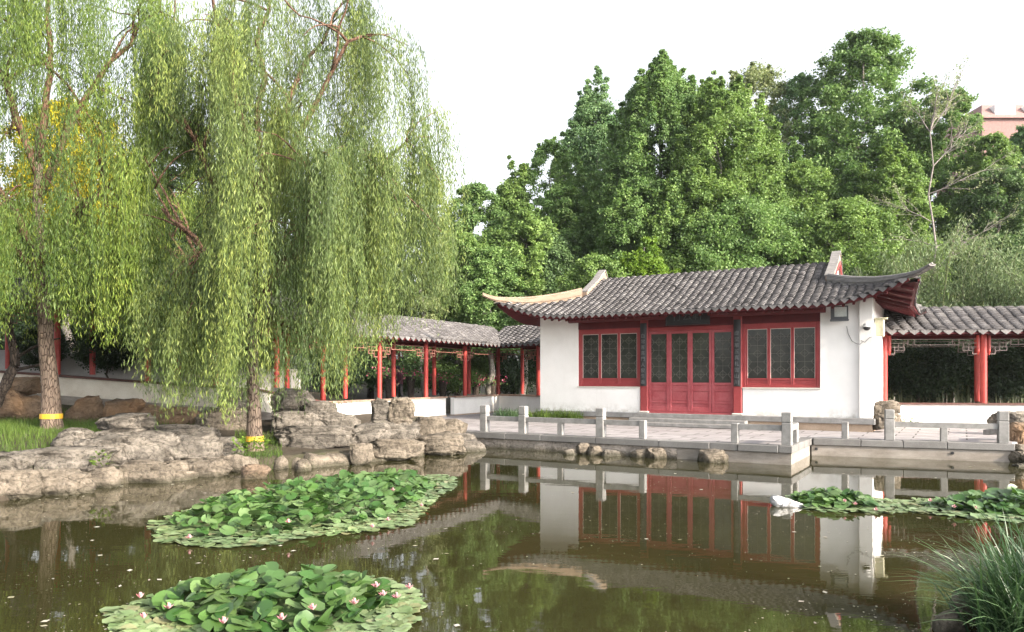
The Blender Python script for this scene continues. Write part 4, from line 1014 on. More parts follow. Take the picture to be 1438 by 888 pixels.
rock(252, 614, 308, 654, 15.5, G_, 'dark hollowed boulder between pitted boulder and angled rock', 0.55, 0.6)
rock(298, 618, 340, 650, 16.0, G_, 'angled grey rock at the edge of the grass by second trunk', 0.6, 0.7)
rock(204, 600, 304, 624, 17.0, G_, 'long grey ledge behind the pitted boulder', 0.45, 0.5, strata=0.05)
rock(12, 529, 51, 552, 20.6, Br, 'brown capstone atop the rock pile by the far left trunk', 0.5, 0.8)
rock(-12, 546, 46, 592, 20.2, Br, 'large rust brown rock at the left edge under the capstone', 0.5, 0.7)
rock(26, 555, 64, 590, 20.4, Br, 'brown rock left of the yellow banded trunk under wall', 0.55, 0.7)
rock(93, 556, 152, 600, 20.5, Br, 'broad brown rock right of the yellow banded trunk under wall', 0.5, 0.6)
rock(148, 560, 198, 594, 20.3, Br, 'tan folded rock under the middle of the sloping wall', 0.55, 0.7)
rock(193, 568, 242, 604, 20.2, Br, 'dark brown rock in shade behind the stacked grey block', 0.5, 0.7)
rock(230, 572, 288, 606, 19.6, Br, 'big wedge shaped brown rock left of the thin leaning trunk', 0.6, 0.8)
rock(308, 548, 354, 582, 19.4, G_, 'rounded streaked boulder left of second willow trunk', 0.65, 0.8)
rock(282, 577, 352, 612, 18.9, Wm, 'wide pale boulder beneath the rounded streaked one', 0.5, 0.7)
rock(386, 548, 442, 586, 20.0, G_, 'tall grey boulder right of the second willow trunk', 0.55, 0.8)
rock(428, 566, 470, 592, 19.8, G_, 'grey rock behind the layered slab, before the white seat wall', 0.55, 0.8)
rock(388, 581, 462, 610, 18.6, G_, 'low grey rock on top of the large layered slab', 0.5, 0.7, strata=0.05)
rock(448, 583, 504, 614, 18.9, G_, 'sharp edged grey rock leaning right behind the layered slab', 0.6, 0.7)
rock(386, 603, 502, 638, 17.5, G_, 'large layered grey slab with overhang right of the second willow', 0.45, 0.55, strata=0.07)
rock(488, 599, 552, 632, 18.0, G_, 'slanting grey rock touching the right end of layered slab', 0.55, 0.7, strata=0.05)
rock(518, 594, 588, 624, 18.8, G_, 'flat dark grey rock below the pair of upright blocks', 0.5, 0.8, strata=0.05)
rock(522, 562, 556, 597, 19.3, G_, 'left of two upright blocks, darker, before the white seat wall', 0.4, 0.9)
rock(548, 561, 582, 597, 19.2, Wm, 'right of two upright blocks, paler and sunlit', 0.5, 0.9)
rock(576, 589, 624, 616, 19.9, Wm, 'low pale rock right of the flat dark one', 0.55, 0.8)
rock(614, 592, 654, 616, 20.6, Wm, 'pale cube shaped rock next to the terrace left end', 0.45, 0.9)
rock(638, 611, 668, 627, 20.2, G_, 'small grey rock at the terrace left corner, upper of two', 0.55, 0.9)
rock(640, 621, 680, 639, 19.7, G_, 'small grey rock at the terrace left corner, lower of two', 0.55, 0.8)
rock(494, 626, 522, 654, 16.7, Wm, 'pale upright block set in the pond edge wall', 0.45, 0.8)
rock(516, 620, 592, 648, 17.5, Wm, 'long pale rock of the pond edge below the flat dark rock', 0.45, 0.5)
rock(582, 611, 650, 641, 18.7, Wm, 'large pale wedge rock at waterline left of terrace', 0.5, 0.5)
rock(340, 653, 378, 676, 14.4, Br, 'ragged dark rock at the waterline below second willow', 0.6, 0.7)
rock(414, 648, 436, 664, 15.6, Wm, 'small round stone half out of water along the smooth edge', 0.7, 0.8)
for (a, b, c, d_, e, l) in ((790, 631, 812, 642, 18.1, 'small grey stone at the foot of quay wall, leftmost of the chain'), (809, 623, 828, 641, 18.1, 'small pale stone leaning on quay wall, second of the chain'),
                         (826, 627, 846, 643, 17.9, 'pale pointed stone at the quay foot, third of the chain'), (845, 632, 870, 645, 17.7, 'low dark stone at the quay foot, fourth of the chain'),
                         (886, 632, 910, 647, 17.4, 'dark grey stone at the quay foot left of the pale peak'), (906, 629, 940, 649, 17.2, 'pale peaked stone against the quay wall, middle of terrace'),
                         (983, 632, 1024, 654, 16.6, 'round light boulder set into quay wall below the corner railing')):
    rock(a, b, c, d_, e + (0.9 if a < 980 else 0.6), 'rock' if l.find('pale') < 0 and l.find('light') < 0 else 'rockwarm', l, 0.6, 0.9, group='stones at the foot of the quay wall')
rock(1226, 562, 1260, 586, 20.9, Wm, 'upper pale rock stacked at the right corner of hall', 0.5, 0.9, group='rocks at the right gallery')
rock(1228, 580, 1262, 602, 20.7, Wm, 'lower pale rock at the right corner of hall plinth', 0.5, 0.9, group='rocks at the right gallery')
rock(1394, 578, 1452, 602, 19.6, G_, 'dark rounded boulder behind the rightmost railing post', 0.65, 0.8, group='rocks at the right gallery')
rock(1416, 594, 1462, 628, 17.8, Br, 'reddish brown rock right of the last railing post', 0.55, 0.8, group='rocks at the right gallery')
rock(1419, 626, 1470, 656, 17.0, Wm, 'pale flat rock at the right end of quay wall', 0.45, 0.7, group='rocks at the right gallery')
rock(1421, 652, 1480, 676, 16.3, G_, 'grey rock at the waterline at the right edge of photo', 0.5, 0.6, group='rocks at the right gallery')
rock(1340, 836, 1388, 868, 5.95, Wm, 'pale grey rock under the long arching blades, bottom right', 0.6, 0.9, group='rocks under the foreground plant')
rock(1312, 864, 1350, 905, 5.65, Wm, 'grey rock in the bottom right corner beside dry grass', 0.6, 0.9, group='rocks under the foreground plant')

# smooth pond edge under the left bank
ed = MB()
EP = [(-9.0, 8.0), (-8.4, 11.25), (-7.8, 12.85), (-6.8, 14.65), (-5.75, 15.75), (-4.25, 16.4), (-2.8, 18.05), (-1.8, 19.75), (-1.65, 21.1)]
def ep(u):
    s = u * (len(EP) - 1); i = min(int(s), len(EP) - 2); f = s - i
    a = np.array(EP[max(i-1, 0)]); b = np.array(EP[i]); c = np.array(EP[i+1]); d = np.array(EP[min(i+2, len(EP)-1)])
    return 0.5 * ((2*b) + (-a + c) * f + (2*a - 5*b + 4*c - d) * f * f + (-a + 3*b - 3*c + d) * f ** 3)
def edf(u, v):
    p = ep(u); q = ep(min(u + 0.004, 1.0)); p0 = ep(max(u - 0.004, 0)); d = q - p0; d /= np.linalg.norm(d); nn = np.array([d[1], -d[0]])
    pr = [(0.10, -0.6), (0.08, -0.1), (0.06, 0.08), (0.05, 0.20), (-0.02, 0.25), (-0.25, 0.27), (-0.6, 0.26), (-0.6, -0.3)]
    o, z = pr[int(round(v * 7))]
    k = mnoise.fractal(Vector((p[0] * 1.4, p[1] * 1.4, z * 2)), 0.9, 2.0, 4)
    k2 = mnoise.fractal(Vector((p[0] * 5, p[1] * 5, z * 7)), 0.8, 2.0, 4); cr_ = max(0.0, 0.10 - abs(mnoise.noise(Vector((p[0] * 1.9, p[1] * 1.9, 7.7))))) * 1.6
    o += 0.12 * k + 0.05 * k2 - cr_; z += (0.06 * k + 0.02 * k2 - cr_ * 0.6) if z > 0 else 0
    return (p[0] + nn[0] * o, p[1] + nn[1] * o, z)
ed.grid(edf, 520, 7)
tag(ed.build('pond_edging', M['rockwarm'], None, True), 'low smooth pale stone edging along the waterline of left bank', 'stone edging')

# ------------------------------------------------------------------ trees
def limb(mb, a, b, r0, r1, rng, bend=0.12, n=7, sag=0.0, sides=7):
    a = np.array(a, float); b = np.array(b, float); L = np.linalg.norm(b - a)
    off = rng.normal(0, bend * L, 3); ph = []
    for i in range(n):
        t = i / (n - 1); p = a + (b - a) * t + off * math.sin(math.pi * t) * 0.6 + np.array([0, 0, sag * L * math.sin(math.pi * t)]) + rng.normal(0, 0.012 * L, 3) * (0 < i < n - 1)
        ph.append(p)
    mb.tube(ph, [r0 + (r1 - r0) * i / (n - 1) for i in range(n)], sides); return ph
def clump_leaves(rng, centres, radii, n_each, size, zs=0.75, up=0.5, outc=None, spread=0.7):
    P = []; Nn = []; 
    for c, r in zip(centres, radii):
        n = int(n_each * (0.6 + 0.8 * rng.random()))
        d = nrm(rng.normal(0, 1, (n, 3))); rad = rng.random((n, 1)) ** 0.5 * (1 + 0.55 * np.maximum(0, rng.normal(0, 0.5, (n, 1))))
        P.append(c + d * rad * r * np.array([1, 1, zs])); Nn.append(d * 0.7 + np.array([0, 0, up]) + rng.normal(0, spread, (n, 3)))
    P = np.concatenate(P); Nn = nrm(np.concatenate(Nn))
    A = np.cross(Nn, rng.normal(0, 1, P.shape)); A = nrm(A) + np.array([0, 0, -0.25])
    L = size * (0.7 + 0.6 * rng.random(len(P))); 
    return leaf_quads(P, A, Nn, L, L * 0.72)
PROF = {
 'oval': lambda h: (max(0.0, 1 - (abs(h - 0.42) / 0.6) ** 2.2)) ** 0.6,
 'cone': lambda h: (1 - h) ** 0.72 * (0.55 + 0.45 * min(1, h / 0.15)),
 'column': lambda h: (1 - h ** 3) ** 0.8 * (0.65 + 0.35 * min(1, h / 0.2)),
 'round': lambda h: math.sqrt(max(0, 1 - (2 * h - 1) ** 2)),
}
def tree(name, label, base, H, cb, Rr, prof_, ncl, nl, size, mat, seed, group=None, bark='barkgrey', tr=0.2, spike=0.0, clr=0.30, zs=0.75, gap=1.0, cat='tree', lean=(0, 0)):
    rng = np.random.default_rng(seed); x, y = base; z = gz(x, y); ncl = int(ncl * 1.9); nl = int(nl * 2.4); size *= 0.50; clr *= 0.9
    t = thing(name, label, cat, (x, y, z), 0, group)
    ctr = []; rad = []
    pf = PROF[prof_]
    hh = 1 - 0.97 * np.sqrt(rng.random(ncl)) if prof_ == 'cone' else rng.random(ncl)
    for k in range(ncl):
        h = hh[k]; th = rng.random() * 2 * math.pi
        f = (0.30 + 0.70 * rng.random() ** 0.55) * gap
        rr = pf(h) * Rr * f * (1 + 0.14 * math.sin(3 * th + seed) + 0.10 * math.sin(5 * th + h * 9 + seed))
        ctr.append(np.array([x + lean[0] * h + rr * math.cos(th), y + lean[1] * h + rr * math.sin(th), z + cb + (H - cb) * h]))
        rad.append(Rr * clr * (0.55 + 0.75 * rng.random()) * (1 - 0.5 * h))
    if spike:      # upright shoots that break the outline
        for k in range(int(ncl * spike)):
            i = rng.integers(0, ncl); 
            for q in range(1, 4):
                ctr.append(ctr[i] + np.array([rng.normal(0, 0.1), rng.normal(0, 0.1), 0.42 * q * rad[i] * 1.6])); rad.append(rad[i] * (0.62 - 0.14 * q))
    V, Fq = clump_leaves(rng, ctr, rad, nl, size, zs)
    mb = MB()
    top = (x + lean[0] * 0.9, y + lean[1] * 0.9, z + cb + (H - cb) * 0.88)
    pth = limb(mb, (x, y, z - 0.3), top, tr, tr * 0.15, rng, 0.012, 12, 0, 9)
    order = rng.permutation(min(ncl, len(ctr)))[:min(26, ncl)]
    for i in order:
        c = ctr[i]; k = np.argmin([abs(p[2] - (c[2] - 0.35 * math.hypot(c[0] - x, c[1] - y))) for p in pth])
        limb(mb, pth[k], c, tr * 0.35 * (1 - k / 16), 0.012, rng, 0.06, 5, 0.05, 5)
    mb.build('trunk', M[bark], t, True)
    arr_mesh('crown', V, Fq, M[mat], t)
    return t
BG = 'trees behind the hall and galleries'
def pxb(px, Y): return ((px - CX) / F * Y, Y)
def ztop(py, Y): return EYE + (HY - py) / F * Y
def bgtree(name, label, px, ytop, wpx, Y, prof_, mat, seed, cbpy=470, ncl=120, nl=75, size=0.27, **kw):
    b = pxb(px, Y); g0 = gz(*b); H = ztop(ytop, Y) - g0; cb = max(0.3, ztop(cbpy, Y) - g0)
    return tree(name, label, b, H, cb, wpx / 2 * Y / F, prof_, ncl, nl, size, M and mat, seed, kw.pop('group', BG), **kw)

bgtree('broadleaf_tree', 'tall dark green pointed tree left of the big dense crown behind hall', 836, 104, 170, 50, 'cone', 'leafD', 11, 420, 190, 85, 0.30, spike=0.6, tr=0.3)
bgtree('broadleaf_tree', 'narrow lighter spire close left of the big dense crown', 878, 150, 70, 47, 'cone', 'leafB', 12, 430, 110, 70, 0.26, spike=0.4)
bgtree('broadleaf_tree', 'big dense crown with upright shoots above the middle of hall roof', 930, 96, 200, 42, 'column', 'leafA', 13, 420, 300, 95, 0.25, spike=0.85, tr=0.35, clr=0.24)
bgtree('broadleaf_tree', 'broad fresh green crown in the sun right of the big dense one', 1010, 128, 170, 40, 'oval', 'leafB', 14, 420, 210, 85, 0.24, spike=0.7, clr=0.26)
bgtree('poplar_tree', 'tall poplar with pale leaves and gaps, behind right half of roof', 1066, 100, 150, 54, 'oval', 'leafE', 15, 420, 150, 60, 0.32, spike=0.2, tr=0.28)
bgtree('poplar_tree', 'slim poplar just left of the tallest tree', 1124, 112, 110, 53, 'oval', 'leafD', 16, 420, 130, 65, 0.30, spike=0.25)
bgtree('broadleaf_tree', 'tallest rounded tree top right of centre, with large leaves', 1212, 52, 175, 50, 'oval', 'leafA', 17, 380, 260, 80, 0.36, tr=0.35, clr=0.26)
bgtree('broadleaf_tree', 'mid green conical tree in front of the tallest tree', 1196, 225, 120, 41, 'cone', 'leafA', 18, 440, 170, 75, 0.26, spike=0.3)
bgtree('broadleaf_tree', 'leafy round tree standing behind the bare twiggy tree', 1335, 128, 110, 46, 'oval', 'leafA', 19, 420, 170, 70, 0.30, clr=0.26)
bgtree('broadleaf_tree', 'dark tree at the right edge in front of the pink building', 1446, 178, 110, 44, 'oval', 'leafD', 20, 430, 170, 75, 0.28, clr=0.26)
bgtree('broadleaf_tree', 'olive rounded tree between pale poplar and tallest tree', 1130, 235, 130, 42, 'oval', 'leafB', 21, 440, 190, 75, 0.26, clr=0.26)
bgtree('broadleaf_tree', 'bright green tree with feathery top right of the willows', 722, 222, 120, 45, 'cone', 'leafB', 22, 460, 190, 75, 0.26, spike=0.4)
bgtree('broadleaf_tree', 'shady green tree just right of the willow edge', 668, 262, 120, 43, 'oval', 'leafA', 23, 470, 190, 75, 0.25, clr=0.26)
bgtree('broadleaf_tree', 'olive green rounded tree left of the tall dark pointed one', 792, 262, 110, 43, 'oval', 'leafA', 24, 460, 190, 75, 0.25, clr=0.26)
bgtree('broadleaf_tree', 'dark low tree in the hollow behind the left gallery roof', 760, 330, 130, 40, 'oval', 'leafC', 25, 480, 190, 75, 0.25, clr=0.28)
bgtree('broadleaf_tree', 'leafy lower tree rising behind the left gallery', 690, 352, 110, 37, 'oval', 'leafA', 26, 490, 170, 75, 0.22, clr=0.28)
bgtree('broadleaf_tree', 'lower wide tree behind the ridge of hall roof', 1040, 285, 190, 38, 'oval', 'leafA', 27, 450, 210, 75, 0.25, clr=0.28)
bgtree('broadleaf_tree', 'fresh green tree left of the bamboo behind roof end', 1190, 285, 150, 37, 'oval', 'leafB', 28, 450, 190, 75, 0.25, clr=0.28)
bgtree('broadleaf_tree', 'deep green tree filling the gap right of bare tree', 1400, 240, 120, 40, 'oval', 'leafC', 38, 430, 190, 75, 0.25, clr=0.28)
bgtree('broadleaf_tree', 'dense green tree directly below the pink building, right of bare tree', 1392, 192, 100, 43, 'oval', 'leafB', 39, 430, 190, 80, 0.27, clr=0.27)
bgtree('broadleaf_tree', 'shaded tree filling the skyline between slim poplar and tallest tree', 1168, 165, 110, 55, 'oval', 'leafD', 45, 400, 150, 75, 0.30, clr=0.27)
bgtree('broadleaf_tree', 'sunny green spire between big dense crown and pale poplar', 985, 112, 90, 46, 'cone', 'leafB', 46, 420, 130, 75, 0.26, spike=0.4)
bgtree('broadleaf_tree', 'mid green tree between tallest tree and bare tree', 1278, 172, 100, 48, 'oval', 'leafA', 47, 400, 150, 75, 0.28, clr=0.27)
for i, (px_, yt, wp_, Y, mt, lab) in enumerate(((775, 200, 120, 47, 'leafA', 'mid green tree at the left foot of the tall dark pointed one'), (895, 255, 120, 39, 'leafA', 'rounded green tree low in front of the big dense crown'), (965, 240, 130, 38.5, 'leafB', 'sunny rounded tree low in front of the broad fresh crown'), (1090, 205, 120, 44, 'leafA', 'mid green tree filling below the pale poplar'), (1255, 215, 120, 40, 'leafB', 'fresh green tree between the tallest tree and bamboo'), (735, 300, 110, 39, 'leafB', 'light green tree low behind the gallery bend'), (645, 330, 90, 38, 'leafB', 'light green small tree beside the willow edge above gallery roof'))):
    bgtree('broadleaf_tree', lab, px_, yt, wp_, Y, 'oval', mt, 120 + i, 450, 150, 75, 0.25, clr=0.26, spike=0.25)
bgtree('lime_shrub', 'lime green young tree glowing behind the hall roof', 905, 335, 120, 34, 'cone', 'leafL', 29, 440, 110, 60, 0.20, clr=0.22, tr=0.1, spike=0.5)
bgtree('lime_shrub', 'fresh green shrub beside the lime one, near left roof corner', 838, 362, 90, 34, 'round', 'leafB', 30, 440, 120, 60, 0.20, clr=0.30, tr=0.1)
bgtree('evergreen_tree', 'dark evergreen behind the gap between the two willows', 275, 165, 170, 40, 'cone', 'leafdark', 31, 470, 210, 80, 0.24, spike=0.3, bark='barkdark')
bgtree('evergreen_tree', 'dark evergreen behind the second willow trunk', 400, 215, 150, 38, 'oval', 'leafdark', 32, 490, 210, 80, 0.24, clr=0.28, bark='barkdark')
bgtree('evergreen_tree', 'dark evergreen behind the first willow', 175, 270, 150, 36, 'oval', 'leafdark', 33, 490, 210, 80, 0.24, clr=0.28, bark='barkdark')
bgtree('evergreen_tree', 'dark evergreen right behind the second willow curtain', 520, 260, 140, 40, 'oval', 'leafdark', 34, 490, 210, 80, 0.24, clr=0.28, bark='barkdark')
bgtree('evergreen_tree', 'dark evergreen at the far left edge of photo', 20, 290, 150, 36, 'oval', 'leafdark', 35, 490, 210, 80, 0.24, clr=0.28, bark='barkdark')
bgtree('golden_tree', 'bright golden yellow tree behind the left willow', 100, 148, 165, 31, 'oval', 'leafY', 36, 310, 170, 80, 0.20, clr=0.27)
bgtree('broadleaf_tree', 'pale slender tree beside the right willow edge', 597, 225, 60, 36, 'oval', 'leafE', 37, 460, 90, 55, 0.20, clr=0.3, tr=0.12)

# shrubs that close the view under the crowns
SHR = 'shrubs behind the galleries'
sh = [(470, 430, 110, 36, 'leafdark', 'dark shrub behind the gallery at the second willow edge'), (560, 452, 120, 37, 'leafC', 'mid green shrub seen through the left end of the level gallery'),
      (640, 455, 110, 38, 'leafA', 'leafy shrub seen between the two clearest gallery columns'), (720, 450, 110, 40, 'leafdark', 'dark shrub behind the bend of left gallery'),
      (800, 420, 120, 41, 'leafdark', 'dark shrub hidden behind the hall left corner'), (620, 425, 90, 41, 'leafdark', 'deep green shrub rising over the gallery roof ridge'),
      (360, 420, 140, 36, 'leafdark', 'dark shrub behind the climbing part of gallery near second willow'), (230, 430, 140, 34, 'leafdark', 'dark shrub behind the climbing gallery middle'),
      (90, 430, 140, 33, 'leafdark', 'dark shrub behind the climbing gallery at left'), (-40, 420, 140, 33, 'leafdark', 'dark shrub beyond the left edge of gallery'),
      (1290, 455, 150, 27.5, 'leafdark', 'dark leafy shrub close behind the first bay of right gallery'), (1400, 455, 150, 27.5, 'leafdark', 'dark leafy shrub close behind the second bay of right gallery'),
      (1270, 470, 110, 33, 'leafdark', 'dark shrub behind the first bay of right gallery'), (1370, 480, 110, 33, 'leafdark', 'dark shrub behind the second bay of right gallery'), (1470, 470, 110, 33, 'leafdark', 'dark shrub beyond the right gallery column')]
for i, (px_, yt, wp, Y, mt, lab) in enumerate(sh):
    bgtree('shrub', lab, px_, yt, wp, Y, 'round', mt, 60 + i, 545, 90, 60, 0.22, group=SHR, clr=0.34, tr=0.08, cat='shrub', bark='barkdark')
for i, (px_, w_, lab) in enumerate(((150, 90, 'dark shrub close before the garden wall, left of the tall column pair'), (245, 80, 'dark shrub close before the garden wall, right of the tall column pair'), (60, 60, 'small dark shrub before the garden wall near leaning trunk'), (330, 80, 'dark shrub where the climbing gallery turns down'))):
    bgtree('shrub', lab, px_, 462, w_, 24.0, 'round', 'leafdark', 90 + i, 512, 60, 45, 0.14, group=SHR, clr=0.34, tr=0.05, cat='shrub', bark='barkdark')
# far wood that reads as one mass
rng = np.random.default_rng(99)
ctr = []; rad = []
for k in range(230):
    px_ = rng.uniform(-500, 1900); Y = rng.uniform(60, 75)
    top = 9.5 if px_ < 700 else 13
    ctr.append(np.array([(px_ - CX) / F * Y, Y, rng.uniform(0.5, top)])); rad.append(rng.uniform(1.4, 2.8))
V, Fq = clump_leaves(rng, ctr, rad, 150, 0.55)
tag(arr_mesh('far_wood', V, Fq, M['leafC']), 'dark belt of woodland filling the view behind all the trees', 'woodland', kind='stuff')

# bare twiggy tree
rng = np.random.default_rng(41)
bx, by = pxb(1310, 35); bz = gz(bx, by)
bt = thing('bare_tree', 'nearly leafless tree with pale trunk and pinkish twigs above the bamboo', 'tree', (bx, by, bz))
tw = MB(); zt = ztop(100, 35)
tp = limb(tw, (bx, by, bz - 0.3), (bx + 0.15, by, ztop(150, 35)), 0.085, 0.02, rng, 0.01, 12, 0, 8)
tw.build('trunk', M['twig'], bt, True)
br = MB(); lp = []
def twigs(p, d, L, r, lev):
    q = np.array(p) + np.array(d) * L; ph = limb(br, p, q, r, r * 0.4, rng, 0.06, 5, 0.03, 4)
    if lev > 0:
        for k in range(9 if lev == 2 else 5):
            s = ph[rng.integers(1, 5)]; nd = nrm(np.array(d) + rng.normal(0, 0.45, 3) + np.array([0, 0, 0.12])); twigs(s, nd, L * rng.uniform(0.3, 0.55), r * 0.45, lev - 1)
    else:
        for k in range(3): lp.append(q - np.array(d) * L * rng.random() * 0.7)
for (h, dx, dz, L) in ((0.42, -0.75, 0.55, 2.9), (0.45, 0.9, 0.25, 3.4), (0.5, 0.55, 0.5, 3.0), (0.55, -0.8, 0.12, 2.6), (0.62, 0.75, 0.05, 3.0), (0.68, -0.7, 0.4, 2.4), (0.75, 0.7, 0.3, 2.6), (0.86, 0.6, 0.6, 2.4), (0.92, -0.35, 0.9, 1.9), (0.95, 0.75, 0.65, 2.4), (0.99, 0.12, 1.0, 1.9), (0.99, 0.5, 0.85, 2.2)):
    k = min(11, int(h * 11)); twigs(tp[k], nrm(np.array([dx, rng.normal(0, 0.35), dz])), L, 0.026, 2)
br.build('branches', M['twig'], bt)
lp = np.array(lp); lp = np.repeat(lp, 2, 0) + rng.normal(0, 0.06, (len(lp) * 2, 3))
V, Fq = leaf_quads(lp, rng.normal(0, 1, lp.shape), rng.normal(0, 1, lp.shape), np.full(len(lp), 0.10), np.full(len(lp), 0.06)); arr_mesh('leaves', V, Fq, M['leafE'], bt)

# bamboo
def bamboo(label, px, ytop, wpx, Y, mat, seed, n=34, nl=260, zlow=None, base_spread=0.45):
    rng = np.random.default_rng(seed); x, y = pxb(px, Y); z = gz(x, y); H = ztop(ytop, Y) - z; Rr = wpx / 2 * Y / F
    t = thing('bamboo_clump', label, 'bamboo', (x, y, z), 0, 'bamboo behind the right gallery')
    cm = MB(); P = []; A = []
    for k in range(n):
        th = rng.random() * 2 * math.pi; b = np.array([x + rng.normal(0, Rr * base_spread), y + rng.normal(0, Rr * 0.4), z - 0.1])
        h = H * rng.uniform(0.62, 1.0); out = np.array([math.cos(th), math.sin(th), 0]) * Rr * rng.uniform(0.3, 0.95)
        ph = []
        for i in range(9):
            s = i / 8; ph.append(b + np.array([0, 0, h * (s - 0.16 * s ** 4)]) + out * s ** 2.4)
        cm.tube(ph, [0.03 * (1 - 0.8 * i / 8) + 0.004 for i in range(9)], 5)
        ph = np.array(ph); m_ = int(nl * rng.uniform(0.7, 1.2))
        s = 0.30 + 0.70 * rng.random(m_) ** 0.8; ii = np.minimum((s * 8).astype(int), 7); ff = (s * 8 - ii)[:, None]
        p = ph[ii] * (1 - ff) + ph[ii + 1] * ff
        tw_ = nrm(rng.normal(0, 1, (m_, 3)) * np.array([1, 1, 0.3])) * (rng.random((m_, 1)) * 0.55 + 0.05); tw_[:, 2] -= 0.25 * np.linalg.norm(tw_[:, :2], axis=1)
        P.append(p + tw_); A.append(nrm(tw_) * 0.6 + np.array([0, 0, -0.7]) + rng.normal(0, 0.25, (m_, 3)))
    P = np.concatenate(P); A = np.concatenate(A); L = 0.17 * (0.7 + 0.7 * rng.random(len(P)))
    cm.build('culms', M['culm'], t)
    V, Fq = leaf_quads(P, A, rng.normal(0, 1, P.shape), L, L * 0.24); arr_mesh('foliage', V, Fq, M[mat], t)
bamboo('pale olive feathery bamboo below the bare tree', 1290, 255, 130, 34, 'bamboo', 71, 46, 330)
bamboo('pale olive bamboo at the right under the dark tree', 1385, 268, 130, 33, 'bamboo', 72, 46, 330)
bamboo('bamboo bending beyond the right edge of photo', 1470, 290, 120, 31, 'bamboo', 73, 40, 300)
bamboo('darker bamboo right behind the upturned hall corner', 1235, 330, 90, 32, 'bamboodark', 74, 36, 300)
bamboo('low drooping dark bamboo over the right gallery roof, left one', 1290, 385, 110, 28.5, 'bamboodark', 75, 40, 300)
bamboo('low drooping bamboo over the right gallery roof, middle one', 1350, 392, 110, 28, 'bamboodark', 76, 40, 300)
bamboo('low drooping bamboo over the right gallery roof, right one', 1425, 392, 110, 27.5, 'bamboodark', 77, 40, 300)

